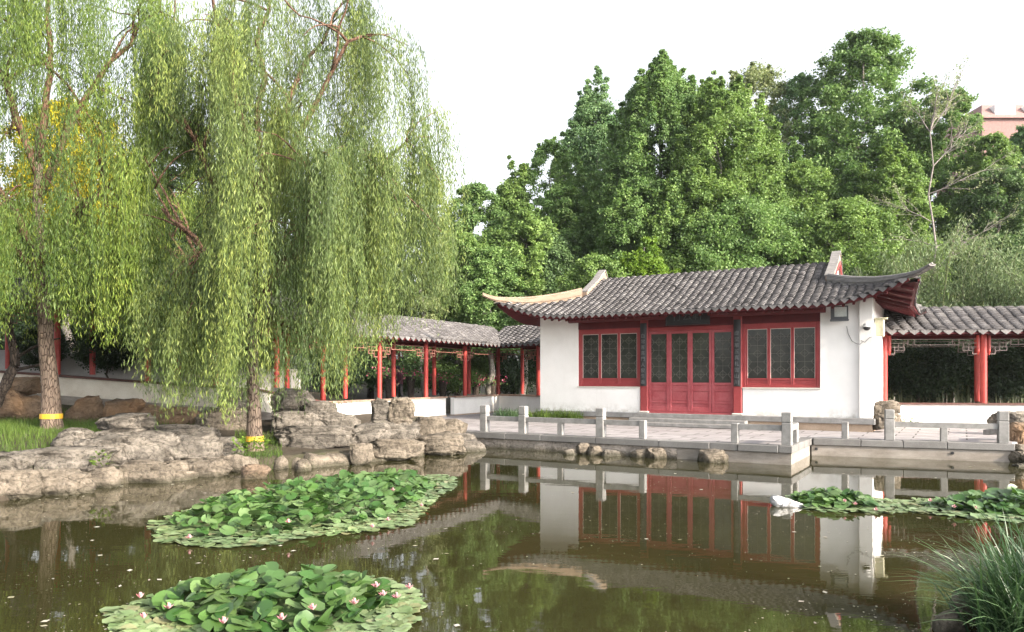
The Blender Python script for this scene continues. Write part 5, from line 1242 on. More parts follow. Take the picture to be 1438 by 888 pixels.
# ------------------------------------------------------------------ willows
def willow(label, base, H, trunk, limbs, tips, leafmat, seed, band_z=None, bark='bark', r0=0.24, zb=None, step=0.025, leaf=0.100):
    rng = np.random.default_rng(seed); x, y = base; z = gz(x, y)
    t = thing('willow_tree', label, 'willow', (x, y, z), 0, 'weeping willows on the left bank')
    mb = MB()
    tp = [np.array([x + a, y + b, z + c]) for a, b, c in trunk]
    fine = []
    for i in range(len(tp) - 1):
        for k in range(6): fine.append(tp[i] + (tp[i+1] - tp[i]) * (k / 6))
    fine.append(tp[-1]); n = len(fine)
    rad = [r0 * (1 - 0.62 * i / (n - 1)) * (1 + (0.28 * math.exp(-i / 2.0))) for i in range(n)]
    fine = [p + np.array([mnoise.noise(Vector((p[2] * 0.7, seed, 0))), mnoise.noise(Vector((0, p[2] * 0.7, seed))), 0]) * 0.06 for p in fine]
    mb.tube([fine[0] - np.array([0, 0, 0.3])] + fine, [rad[0] * 1.15] + rad, 14)
    mb.build('trunk', M[bark], t, True)
    lb = MB(); pool = []
    for (k0, ex, ey, ez, rr) in limbs:
        a = fine[min(n - 1, int(k0 * (n - 1)))]; b = np.array([x + ex, y + ey, z + ez])
        ph = limb(lb, a, b, rr, 0.03, rng, 0.05, 9, 0.10, 8); pool += ph[2:]
        for q in range(3):
            s = ph[rng.integers(3, 8)]; e = s + np.array([rng.normal(0, 0.9), rng.normal(0, 0.9), rng.uniform(0.3, 1.6)])
            pool += limb(lb, s, e, rr * 0.4, 0.012, rng, 0.08, 6, 0.05, 5)[2:]
    pool = np.array(pool)
    P = []; A = []; TN = []
    sv = MB()
    for (cx_, cy_, cz_, ns, l0, l1) in tips:
        c = np.array([x + cx_, y + cy_, z + cz_]); k = np.argmin(np.linalg.norm(pool - c, axis=1))
        limb(lb, pool[k], c, 0.022, 0.008, rng, 0.07, 6, 0.10, 5)
        outd = c - np.array([x, y, c[2]]); outd = outd / (np.linalg.norm(outd) + 1e-6)
        tone = rng.random()
        for q in range(int(ns * 0.82 * (0.6 + 0.8 * rng.random()))):
            s0 = c + np.array([rng.normal(0, 0.20), rng.normal(0, 0.20), rng.normal(0, 0.25)])
            L = l0 + (l1 - l0) * rng.random() ** 0.8
            low = max(0.35, (zb(c[0] - x) if zb else 0.5) + rng.normal(0, 0.28))
            L = min(L, s0[2] - z - low)
            vx = s0[0] / s0[1]; za = s0[2]
            if -0.675 < vx < -0.54 and rng.random() < 0.62:        # open window in the crown where the golden tree shows
                if za > 9.0: L = min(L, za - 8.7 + rng.normal(0, 0.3))
                elif za > 6.6: continue
            if -0.475 < vx < -0.395 and rng.random() < 0.95:        # hollow between the two crowns
                if za > 7.6: L = min(L, za - 7.2 + rng.normal(0, 0.3))
                elif za > 4.95: continue
            if L < 0.4: continue
            m_ = int(L / step); s = (np.arange(m_) + rng.random()) * step
            rise = 0.14 * rng.random()
            u = s / 0.55
            hor = (outd * rng.uniform(0.05, 0.35) + rng.normal(0, 0.12, 3) * np.array([1, 1, 0]))
            sway = rng.normal(0, 0.05, 2); ph = rng.uniform(0, 6.28)
            pts = s0 + hor * (1 - np.exp(-u))[:, None]
            pts[:, 2] = s0[2] + rise * np.exp(-u) * u * 2 - (s - 0.22 * (1 - np.exp(-u)))
            pts[:, 0] += sway[0] * np.sin(s * 1.1 + ph); pts[:, 1] += sway[1] * np.sin(s * 1.3 + ph)
            core = pts.copy(); tw_ = 0.028 + 0.055 * np.minimum(1, s / 0.5) * (0.5 + 0.5 * np.sin(s * 5.5 + ph) ** 2)
            pts = pts + rng.normal(0, 1, (m_, 3)) * np.stack([tw_, tw_, tw_], 1)
            TN.append(np.full(m_, np.clip(tone + rng.normal(0, 0.1), 0, 1))); P.append(pts); az = rng.random(m_) * 6.28; sp = rng.uniform(0.2, 0.62, m_)
            a = np.stack([np.cos(az) * sp, np.sin(az) * sp, -np.ones(m_)], 1); A.append(a)
            if q % 2 == 0: sv.tube([core[i] for i in range(0, m_, max(1, m_ // 8))], 0.0045, 3, cap=False)
    P = np.concatenate(P); A = np.concatenate(A)
    L = leaf * (0.7 + 0.6 * rng.random(len(P)))
    lb.build('limbs', M['barkred' if bark == 'bark' else bark], t, True)
    sv.build('hanging_shoots', M['willow2'], t)
    V, Fq = leaf_quads(P, A, rng.normal(0, 1, P.shape), L * 1.15, L * 0.17)
    cr = arr_mesh('crown', V, Fq, M[leafmat], t)
    ta = cr.data.attributes.new('tuft', 'FLOAT', 'POINT'); ta.data.foreach_set('value', np.repeat(np.concatenate(TN), 4).astype(np.float32))
    if band_z:
        i = min(range(n), key=lambda i: abs(fine[i][2] - z - band_z)); p = fine[i]; r = rad[i] * 1.04
        MB().tube([(p[0], p[1], p[2] - 0.06), (p[0], p[1], p[2] + 0.06)], [r + 0.012, r + 0.008], 16).build('painted_band', M['yellow'], t)
    return t
def dome(rng, n, cx, cy, Rx, Ry, zt, zd, ns, l0, l1, fmin=0.0):
    out = []
    for i in range(n):
        th = rng.random() * 6.283; f = math.sqrt(fmin * fmin + (1 - fmin * fmin) * rng.random())
        out.append((cx + Rx * f * math.cos(th), cy + Ry * f * math.sin(th), zt - zd * f * f + rng.normal(0, 0.35), ns, l0, l1))
    return out
rng = np.random.default_rng(8)
# second willow (nearer, right)
b2 = ground_at(360, 612, 0.62)[:2]
t2 = (dome(rng, 42, 0.9, 0.3, 3.4, 2.6, 10.8, 2.4, 21, 1.4, 4.4) + dome(rng, 36, 1.0, 0.2, 3.2, 2.6, 7.6, 1.6, 24, 1.4, 4.2, 0.3)
      + dome(rng, 32, 0.8, -0.3, 2.7, 2.3, 5.3, 1.0, 24, 1.4, 4.0, 0.3)
      + [(rng.uniform(1.9, 4.1), rng.uniform(-0.8, 1.4), rng.uniform(4.8, 7.2), 18, 1.8, 4.2) for q in range(10)] + [(3.6, 0, 8.6, 14, 1.5, 4.5), (4.0, 0.5, 7.4, 16, 1.5, 4.2), (4.25, 0, 6.2, 16, 1.5, 3.8), (3.7, 0.6, 6.6, 16, 1.5, 4), (4.3, -0.3, 5.0, 14, 1.2, 3), (3.2, -0.5, 9.4, 14, 1.5, 4), (3.9, 0.4, 5.6, 16, 1.5, 3.6), (3.4, -0.2, 5.2, 16, 1.5, 3.4)]
      + dome(rng, 16, -0.9, -0.9, 0.9, 0.7, 3.7, 0.4, 20, 1.0, 2.3))
willow('large weeping willow with yellow banded trunk nearest the water', b2, 11.5,
       [(0, 0, 0), (-0.08, 0, 1.6), (-0.12, 0.1, 3.2), (-0.05, 0.1, 5.0), (0.1, 0.1, 6.6)],
       [(0.55, 3.4, 0.3, 7.2, 0.10), (0.62, -2.0, 0.3, 8.0, 0.11), (0.75, 1.5, 0.8, 10.2, 0.10), (0.9, -0.8, -0.6, 10.4, 0.09), (0.8, 2.6, -0.8, 9.2, 0.09), (0.5, -1.8, -0.8, 5.4, 0.08), (0.5, 1.8, -1.2, 5.6, 0.08), (0.7, 0.2, 2.0, 8.6, 0.09), (1.0, 0.4, 0.2, 11.0, 0.08)],
       t2, 'willow2', 201, 0.30, r0=0.165, zb=lambda a: float(np.interp(a, [0.9, 2.0, 2.5, 3.1], [0.75, 1.75, 2.2, 3.1])))
# first willow (left)
b1 = ground_at(75, 603, 0.70)[:2]
thin = lambda L: [q for q in L if not (-1.0 < q[0] < 1.9 and q[1] < 0.9 and rng.random() < 0.25)]
t1 = (thin(dome(rng, 62, -0.3, 0.0, 4.2, 2.8, 11.6, 2.4, 17, 2.2, 5.0) + dome(rng, 46, -0.1, -0.1, 4.4, 2.8, 8.0, 1.6, 20, 2.0, 4.4, 0.6))
      + dome(rng, 60, -0.2, -0.6, 3.6, 2.4, 5.3, 0.9, 21, 2.2, 3.9, 0.2))
willow('weeping willow at the left with thick yellow banded trunk on the grass', b1, 12.5,
       [(0, 0, 0), (-0.16, 0, 1.9), (-0.40, 0.1, 3.8), (-0.45, 0.1, 5.6), (-0.38, 0.1, 7.4)],
       [(0.55, 3.0, 0.2, 7.6, 0.12), (0.6, -3.4, 0.2, 8.0, 0.11), (0.75, 2.2, 0.8, 10.6, 0.10), (0.85, -2.4, -0.6, 10.4, 0.10), (0.5, 1.8, -1.0, 5.6, 0.10), (0.9, 0.4, -0.8, 11.4, 0.09), (0.5, -2.6, -1.0, 5.8, 0.09)],
       t1, 'willow', 202, 0.30, r0=0.205, zb=lambda a: 2.45 + 0.35 * math.sin(a * 2.1))
# third, behind the gap
b3 = ground_at(302, 579, 0.78)[:2]
t3 = dome(rng, 16, -0.6, 0.6, 2.6, 1.6, 8.2, 2.0, 16, 1.6, 3.6) + dome(rng, 14, -0.9, 0.3, 2.4, 1.2, 5.5, 1.0, 17, 1.4, 3.2, 0.1) + [(0.5, -0.6, 4.0, 22, 1.6, 3.0), (0.8, -0.4, 4.6, 22, 2.0, 3.4)]
willow('slim willow with banded trunk standing behind, between the two larger willows', b3, 9,
       [(0, 0, 0), (-0.05, 0, 1.2), (-0.2, 0.1, 3.2), (-0.3, 0.2, 5.2)],
       [(0.8, -2.0, 0.6, 7.2, 0.07), (0.9, 1.2, 0.4, 7.6, 0.07), (0.7, -1.4, -0.4, 5.6, 0.06), (0.7, 1.2, 0.2, 5.8, 0.06)], t3, 'willow', 203, 0.22, bark='barkred', r0=0.15, zb=lambda a: 0.7 if a > -0.7 else 1.9)
# dark leaning trunk at the left edge
rng = np.random.default_rng(77); lx, ly = at(2, 590, 19.0)[:2]; lz = gz(lx, ly)
t = thing('leaning_tree', 'dark crooked tree leaning at the left edge before the wall', 'tree', (lx, ly, lz))
mb = MB()
p = limb(mb, (lx - 0.5, ly, lz - 0.2), (lx + 0.35, ly, lz + 1.5), 0.17, 0.12, rng, 0.03, 8); p = limb(mb, p[-1], (lx + 0.1, ly, lz + 3.6), 0.12, 0.05, rng, 0.06, 8)
limb(mb, (lx + 0.3, ly, lz + 1.4), (lx + 1.0, ly, lz + 1.55), 0.05, 0.03, rng, 0.05, 6); limb(mb, (lx + 0.32, ly, lz + 1.7), (lx + 1.6, ly - 0.2, lz + 2.2), 0.045, 0.02, rng, 0.06, 7)
mb.build('trunk', M['barkdark'], t, True)
ctr = [np.array([lx + rng.normal(0.2, 0.9), ly + rng.normal(0, 0.5), lz + rng.uniform(3.0, 4.6)]) for k in range(24)]
V, Fq = clump_leaves(rng, ctr, [0.45] * 24, 60, 0.11); arr_mesh('crown', V, Fq, M['leafC'], t)

# white wall behind the climbing gallery
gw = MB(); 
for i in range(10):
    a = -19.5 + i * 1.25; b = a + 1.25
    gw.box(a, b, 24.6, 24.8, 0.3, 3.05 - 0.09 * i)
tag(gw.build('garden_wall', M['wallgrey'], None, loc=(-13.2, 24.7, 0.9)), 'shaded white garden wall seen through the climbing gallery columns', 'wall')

# brick building far away
bx, by = at(1440, 530, 130)[:2]
bb = thing('brick_building', 'pinkish brick building with white framed windows above the trees at right', 'building', (bx + 6, by, 2.0))
zt = ztop(167, 130)
MB().box(bx - 7.5, bx + 18, by, by + 14, 0, zt).build('wall', M['brick'], bb)
rm = MB(); rm.add([(bx - 8, by - 0.6, zt + 0.003), (bx + 18.5, by - 0.6, zt + 0.003), (bx + 18.5, by + 14.5, zt + 0.003), (bx - 8, by + 14.5, zt + 0.003), (bx - 6.0, by + 2.5, zt + 3.3), (bx + 17, by + 2.5, zt + 3.3), (bx + 17, by + 12, zt + 3.3), (bx - 6.0, by + 12, zt + 3.3)],
       [(0,3,2,1),(4,5,6,7),(0,1,5,4),(1,2,6,5),(2,3,7,6),(3,0,4,7)]); rm.build('roof', M['brick'], bb)
for i in range(4):
    x0 = bx - 5.0 + i * 5.6
    f = MB().bbox(x0 - 0.2, x0 + 3.4, by + 0.15, by + 3.0, zt + 0.3, zt + 2.6, 0.05).build('dormer_window', M['white'], bb)
    MB().box(x0 + 0.1, x0 + 1.4, by + 0.10, by + 0.14, zt + 0.6, zt + 2.3).box(x0 + 1.7, x0 + 3.1, by + 0.10, by + 0.14, zt + 0.6, zt + 2.3).build('pane', M['lampglass'], f)

# ------------------------------------------------------------------ water lilies
def in_poly(px, py, poly):
    ins = np.zeros(px.shape, bool); n = len(poly)
    for i in range(n):
        a = poly[i]; b = poly[(i + 1) % n]
        ins ^= ((a[1] > py) != (b[1] > py)) & (px < (b[0] - a[0]) * (py - a[1]) / (b[1] - a[1] + 1e-12) + a[0])
    return ins
def poly_d(px, py, poly):
    d = np.full(px.shape, 1e9); n = len(poly)
    for i in range(n):
        a = np.array(poly[i]); b = np.array(poly[(i + 1) % n]); e = b - a
        t = np.clip(((px - a[0]) * e[0] + (py - a[1]) * e[1]) / (e @ e), 0, 1)
        d = np.minimum(d, np.hypot(px - a[0] - t * e[0], py - a[1] - t * e[1]))
    return d
def disc_leaves(P, Nn, r, rng, cup, notch=0.35):
    """round leaves with a notch, gently cupped and waved: a fan of triangles each"""
    k = 11; n = len(P); Nn = nrm(Nn); a0 = nrm(np.cross(Nn, rng.normal(0, 1, P.shape))); b0 = np.cross(Nn, a0)
    ang = np.linspace(notch * 0.5, 2 * math.pi - notch * 0.5, k)
    r = r.reshape(-1, 1, 1); wob = rng.normal(0, 0.05, (n, k, 1)) + cup.reshape(-1, 1, 1)
    fold = rng.normal(0, 0.14, (n, 1, 1))
    el = rng.uniform(0.82, 1.0, (n, 1, 1))
    ring = P[:, None, :] + r * (a0[:, None, :] * np.cos(ang)[None, :, None] + el * b0[:, None, :] * np.sin(ang)[None, :, None]) + Nn[:, None, :] * r * (wob + fold * np.abs(np.sin(ang))[None, :, None])
    V = np.concatenate([P[:, None, :], ring], 1).reshape(-1, 3)
    base = np.arange(n)[:, None, None] * (k + 1)
    tri = np.stack([np.zeros(k - 1, int), np.arange(1, k), np.arange(2, k + 1)], -1)[None]
    return V, (base + tri).reshape(-1, 3)
def flower(root, x, y, z, r, rng, openn=0.7):
    P = []; A = []; Nn = []
    for ring_, (tilt, n, s) in enumerate(((0.35, 8, 1.0), (0.75, 7, 0.85), (1.15, 5, 0.7))):
        tl = tilt / openn
        for k in range(n):
            th = 2 * math.pi * (k + 0.5 * ring_) / n + rng.normal(0, 0.1); tl2 = min(1.4, tl)
            d = np.array([math.cos(th) * math.cos(tl2), math.sin(th) * math.cos(tl2), math.sin(tl2)])
            P.append(np.array([x, y, z]) + d * 0.01); A.append(d * s); Nn.append(np.array([-math.cos(th) * math.sin(tl2), -math.sin(th) * math.sin(tl2), math.cos(tl2)]))
    V, Fq = leaf_quads(np.array(P), np.array(A), np.array(Nn), np.full(len(P), r), np.full(len(P), r * 0.48))
    arr_mesh('flower', V, Fq, M['petal'], root)
def lily(label, outline, raised, npad, nleaf, rleaf, hmax, flowers, seed, loc):
    rng = np.random.default_rng(seed)
    t = thing('water_lily_patch', label, 'water lilies', loc, 0, 'water lily patches on the pond')
    xs_ = [p[0] for p in outline]; ys_ = [p[1] for p in outline]
    def sample(poly, n):
        x0, x1 = min(p[0] for p in poly), max(p[0] for p in poly); y0, y1 = min(p[1] for p in poly), max(p[1] for p in poly)
        X = rng.uniform(x0, x1, n * 6); Y = rng.uniform(y0, y1, n * 6); k = in_poly(X, Y, poly); return X[k][:n], Y[k][:n]
    X, Y = sample(outline, npad); n = len(X)
    P = np.stack([X, Y, 0.004 + rng.random(n) * 0.022], 1); Nn = np.array([0, 0, 1.0]) + rng.normal(0, 0.05, (n, 3))
    V, Ft = disc_leaves(P, Nn, rleaf * rng.uniform(0.55, 1.05, n), rng, np.full(n, 0.0)); arr_mesh('floating_pads', V, Ft, M['pad'], t)
    VV = []; FF = []; off = 0; sm = MB()
    for poly, nl_ in zip(raised, nleaf):
        X, Y = sample(poly, nl_); n = len(X); d = poly_d(X, Y, poly); hz = hmax * np.clip(d / 0.45, 0.12, 1) ** 0.7
        P = np.stack([X, Y, 0.03 + hz * rng.uniform(0.25, 1.0, n)], 1)
        Nn = np.stack([rng.normal(0, 0.36, n), rng.normal(-0.16, 0.36, n), np.ones(n)], 1)
        V, Ft = disc_leaves(P, Nn, rleaf * rng.uniform(0.6, 1.2, n), rng, rng.normal(0.05, 0.13, n))
        VV.append(V); FF.append(Ft + off); off += len(V)
    arr_mesh('raised_leaves', np.concatenate(VV), np.concatenate(FF), M['lily'], t, smooth=True)
    for (px_, py_, zz) in flowers:
        p = ground_at(px_, py_, zz); flower(t, p[0], p[1], zz, 0.048, rng, rng.uniform(0.28, 0.6))
    return t
def wp(*pts): return [ground_at(a, b, 0.0)[:2] for a, b in pts]
lily('largest water lily patch, raised leaves and pale pads in the middle of pond',
     wp((210, 737), (225, 762), (300, 770), (370, 768), (450, 752), (520, 748), (575, 738), (592, 722), (612, 700), (640, 684), (640, 671), (610, 668), (540, 674), (450, 684), (360, 700), (270, 715)),
     [wp((236, 738), (280, 756), (370, 756), (450, 742), (540, 728), (590, 704), (612, 684), (575, 673), (470, 683), (370, 700), (280, 720))],
     3600, [980], 0.088, 0.28, [(405, 735, 0.18), (523, 742, 0.08), (266, 757, 0.06), (545, 732, 0.06), (592, 712, 0.03), (552, 690, 0.25)], 301, (-2.9, 11.2, 0.0))
lily('nearest water lily patch, large leaves and pink flowers, at bottom left',
     wp((148, 860), (162, 884), (200, 905), (420, 925), (520, 905), (572, 882), (592, 858), (588, 838), (560, 822), (500, 810), (430, 806), (340, 812), (270, 822), (240, 834)),
     [wp((215, 850), (240, 878), (340, 905), (460, 900), (520, 876), (552, 850), (530, 828), (450, 814), (370, 816), (280, 832))],
     1700, [300], 0.092, 0.23, [(197, 841, 0.08), (528, 826, 0.20), (538, 838, 0.10), (557, 841, 0.06), (575, 828, 0.03), (498, 850, 0.22), (439, 858, 0.22), (396, 872, 0.20), (314, 877, 0.18), (237, 856, 0.10), (202, 870, 0.06), (228, 843, 0.03)], 302, (-2.1, 6.5, 0.0))
lily('small dark leaved lily patch beside the white sack on right side',
     wp((1105, 697), (1120, 712), (1150, 718), (1200, 721), (1240, 723), (1275, 720), (1290, 708), (1250, 702), (1190, 699), (1140, 696)),
     [wp((1112, 700), (1130, 713), (1180, 716), (1228, 714), (1225, 706), (1180, 701), (1140, 698))], 560, [260], 0.085, 0.20, [(1186, 706, 0.10), (1201, 710, 0.06), (1230, 718, 0.03)], 303, (5.0, 11.6, 0.0))
lily('lily patch reaching the right edge of photo, behind the tall blades',
     wp((1262, 706), (1290, 721), (1330, 726), (1380, 732), (1440, 734), (1530, 738), (1560, 720), (1540, 703), (1420, 700), (1340, 701), (1290, 702)),
     [wp((1300, 711), (1345, 720), (1400, 724), (1470, 727), (1530, 720), (1500, 706), (1420, 703), (1350, 704))], 900, [330], 0.095, 0.22, [(1306, 705, 0.10), (1370, 716, 0.06), (1340, 714, 0.10)], 304, (7.2, 11.4, 0.0))

# white sack floating
me = rock_mesh(0.62, 0.30, 0.20, 640, 0.95, 5, 0.14, 0.01); me.materials.append(M['sack'])
for v in me.vertices:      # taper to the right, knotted end
    f = (v.co.x / 0.62 + 0.5); v.co.z = v.co.z * (1.15 - 0.95 * f) ; v.co.y *= (1.05 - 0.6 * f)
o = link('white_sack', me); p = ground_at(1113, 712, 0.0); o.location = (p[0], p[1] + 0.05, -0.03); o.rotation_euler = (0, 0, R(-14))
tag(o, 'dirty white sack floating at the left tip of right lily patch', 'sack')

# ------------------------------------------------------------------ foreground blades, weeds, grass
def blades(rng, n, cx_, cy_, spread, z, l0, l1, w, lean=0.75, dirbias=None, seg=6):
    V = []; Fq = []; o = 0
    for k in range(n):
        b = np.array([cx_ + rng.normal(0, spread), cy_ + rng.normal(0, spread), z])
        th = rng.random() * 6.283; L = rng.uniform(l0, l1); le = lean * rng.uniform(0.35, 1.15)
        d = np.array([math.cos(th), math.sin(th), 0])
        if dirbias is not None: d = nrm(d + np.array(dirbias))
        sdv = np.array([-d[1], d[0], 0]) + rng.normal(0, 0.3, 3)
        for i in range(seg + 1):
            s = i / seg; a = le * s * 1.25
            p = b + d * (L * (s * math.sin(le * 0.55) + 0.25 * le * s * s)) + np.array([0, 0, L * (s * math.cos(le * 0.45) - 0.42 * le * s ** 2.3)])
            ww = w * (1 - s ** 2.2) + 0.0008
            V.append(p + sdv * ww / 2); V.append(p - sdv * ww / 2)
            if i < seg: q = o + 2 * i; Fq.append((q, q + 1, q + 3, q + 2))
        o += 2 * (seg + 1)
    return np.array(V), np.array(Fq)
rng = np.random.default_rng(400)
VV = []; FF = []; off = 0
for (cx_, cy_, z, n, l0, l1) in ((3.78, 5.62, 0.02, 520, 0.55, 1.1), (4.1, 5.75, 0.05, 420, 0.6, 1.15), (3.66, 5.35, 0.0, 320, 0.4, 0.85), (3.95, 5.25, 0.0, 260, 0.4, 0.8)):
    V, Fq = blades(rng, n, cx_, cy_, 0.11, z, l0, l1, 0.013, 1.05); VV.append(V); FF.append(Fq + off); off += len(V)
o = arr_mesh('sedge_clump', np.concatenate(VV), np.concatenate(FF), M['sedge'], None, loc=(3.75, 5.6, 0.05))
tag(o, 'clump of long arching dark green blades at the bottom right corner', 'plant')
def patch(poly_px, z, n, l0, l1, w):
    P = [ground_at(a, b, z)[:2] for a, b in poly_px]
    x0, x1 = min(p[0] for p in P), max(p[0] for p in P); y0, y1 = min(p[1] for p in P), max(p[1] for p in P)
    X = rng.uniform(x0, x1, n * 4); Y = rng.uniform(y0, y1, n * 4); k = in_poly(X, Y, P); X = X[k][:n]; Y = Y[k][:n]
    zz = ground_z(X, Y); m_ = len(X)
    th = rng.random(m_) * 6.283; L = rng.uniform(l0, l1, m_); d = np.stack([np.cos(th), np.sin(th), np.zeros(m_)], 1)
    for (bx_, by_) in (b1, b2): L = L * np.where(np.hypot(X - bx_, Y - by_ + 0.35) < 0.75, 0.5, 1.0); sdv = np.stack([-np.sin(th), np.cos(th), np.zeros(m_)], 1)
    b = np.stack([X, Y, zz - 0.02], 1); le = rng.uniform(0.1, 0.8, m_)
    rows = []
    for s in (0, 0.5, 1.0):
        p = b + d * (L * le * s * s)[:, None] + np.array([0, 0, 1.0]) * (L * (s - 0.35 * le * s * s))[:, None]
        ww = w * (1 - 0.9 * s); rows += [p + sdv * ww / 2, p - sdv * ww / 2]
    V = np.stack(rows, 1).reshape(-1, 3); base = np.arange(m_)[:, None] * 6
    return V, np.concatenate([base + np.array([[0, 1, 3, 2]]), base + np.array([[2, 3, 5, 4]])])
VV = []; FF = []; off = 0
for (pp, z, n, l0, l1, w) in (([(-30, 645), (80, 643), (82, 618), (140, 618), (148, 598), (20, 596), (-30, 606)], 0.6, 11000, 0.08, 0.26, 0.012),
                          ([(322, 640), (398, 638), (396, 608), (330, 606)], 0.6, 3500, 0.08, 0.24, 0.013),
                          ([(200, 604), (300, 604), (290, 590), (210, 590)], 0.68, 900, 0.06, 0.18, 0.012)):
    V, Fq = patch(pp, z, n, l0, l1, w); VV.append(V); FF.append(Fq + off); off += len(V)
tag(arr_mesh('grass', np.concatenate(VV), np.concatenate(FF), M['grassm']), 'fresh green grass on the left bank round the willow trunks', 'grass', kind='stuff')
def weed(label, px, py, d, h, seed, mat='grassm', n=60, sp=0.15, name='weed', cat='plant', lf=0.09):
    rg2 = np.random.default_rng(seed); p = at(px, py, d)
    th = rg2.random(n) * 6.283; rr = rg2.random(n) ** 0.5 * sp
    P = np.stack([p[0] + rr * np.cos(th), p[1] + rr * np.sin(th), p[2] + rg2.random(n) * h], 1)
    A = np.stack([np.cos(th), np.sin(th), rg2.uniform(-0.2, 0.9, n)], 1)
    P = np.array(p) + (P - np.array(p)) * np.array([1, 1, 1.0])
    V, Fq = leaf_quads(P, A, rg2.normal(0, 0.4, P.shape) + np.array([0, 0, 1.0]), lf * rg2.uniform(0.7, 1.3, n), np.full(n, lf * 0.45))
    o = arr_mesh(name, V, Fq, M[mat], None, loc=p); return tag(o, label, cat)
weed('small green weed sprouting between rocks above the waterline', 142, 655, 13.5, 0.26, 1)
weed('leafy green plant at the foot of second willow', 352, 632, 16.0, 0.25, 2, 'leafL', 200, 0.35)
weed('dark low plant at the foot of seat wall of right gallery', 1272, 597, 22.0, 0.16, 3, 'leafC', 160, 0.4)
rng = np.random.default_rng(410)
for (l0_, l1_, lab, nb) in ((-1.55, -0.35, 'tuft of dark strappy grass left of the railing post by hall', 260), (-0.1, 1.75, 'bed of strappy green grass along the left end of hall plinth', 520)):
    VV = []; FF = []; off = 0
    for k in range(nb // 20):
        l = l0_ + (l1_ - l0_) * (k + rng.random()) / (nb // 20); x, y = LW(l, -0.45 + rng.normal(0, 0.12))
        V, Fq = blades(rng, 34, x, y, 0.08, 0.43, 0.34, 0.62, 0.016, 0.7, seg=4); VV.append(V); FF.append(Fq + off); off += len(V)
    tag(arr_mesh('ornamental_grass', np.concatenate(VV), np.concatenate(FF), M['grassm'] if l0_ > -1 else M['sedge'], None, loc=LW(l0_, -0.45) + (0.43,)), lab, 'plant')

# pink flower tubs behind the left gallery
for i, (px_, py_, d, lab) in enumerate(((546, 540, 34.5, 'pink flower tub behind the gallery at the willow edge'), (577, 539, 35, 'pink flower tub left of the first clear column'), (622, 539, 36, 'pink flower tub seen between the clear columns'), (668, 538, 37, 'pink flower tub left of the gallery bend'), (691, 538, 37, 'pink flower tub right beside the gallery bend'))):
    x, y, z = at(px_, py_, d); g0 = gz(x, y)
    t = thing('flower_tub', lab, 'flower tub', (x, y, g0), 0, 'pink flower tubs behind the gallery')
    rg2 = np.random.default_rng(500 + i)
    MB().tube([(x, y, g0), (x, y, g0 + 0.9), (x, y, g0 + 1.35)], [0.14, 0.16, 0.24], 12).build('pot', M['barkdark'], t)
    P = np.array([x, y, g0 + 1.5]) + rg2.normal(0, 1, (110, 3)) * np.array([0.36, 0.3, 0.13]); P = P[:60]; 
    V, Fq = leaf_quads(P, rg2.normal(0, 1, P.shape), rg2.normal(0, 1, P.shape), np.full(60, 0.09), np.full(60, 0.08)); arr_mesh('blossom', V, Fq, M['pinkflower'], t)
    P = np.array([x, y, g0 + 1.38]) + rg2.normal(0, 1, (110, 3)) * np.array([0.3, 0.3, 0.1])
    V, Fq = leaf_quads(P, rg2.normal(0, 1, P.shape), rg2.normal(0, 1, P.shape), np.full(110, 0.13), np.full(110, 0.09)); arr_mesh('leaves', V, Fq, M['leafA'], t)

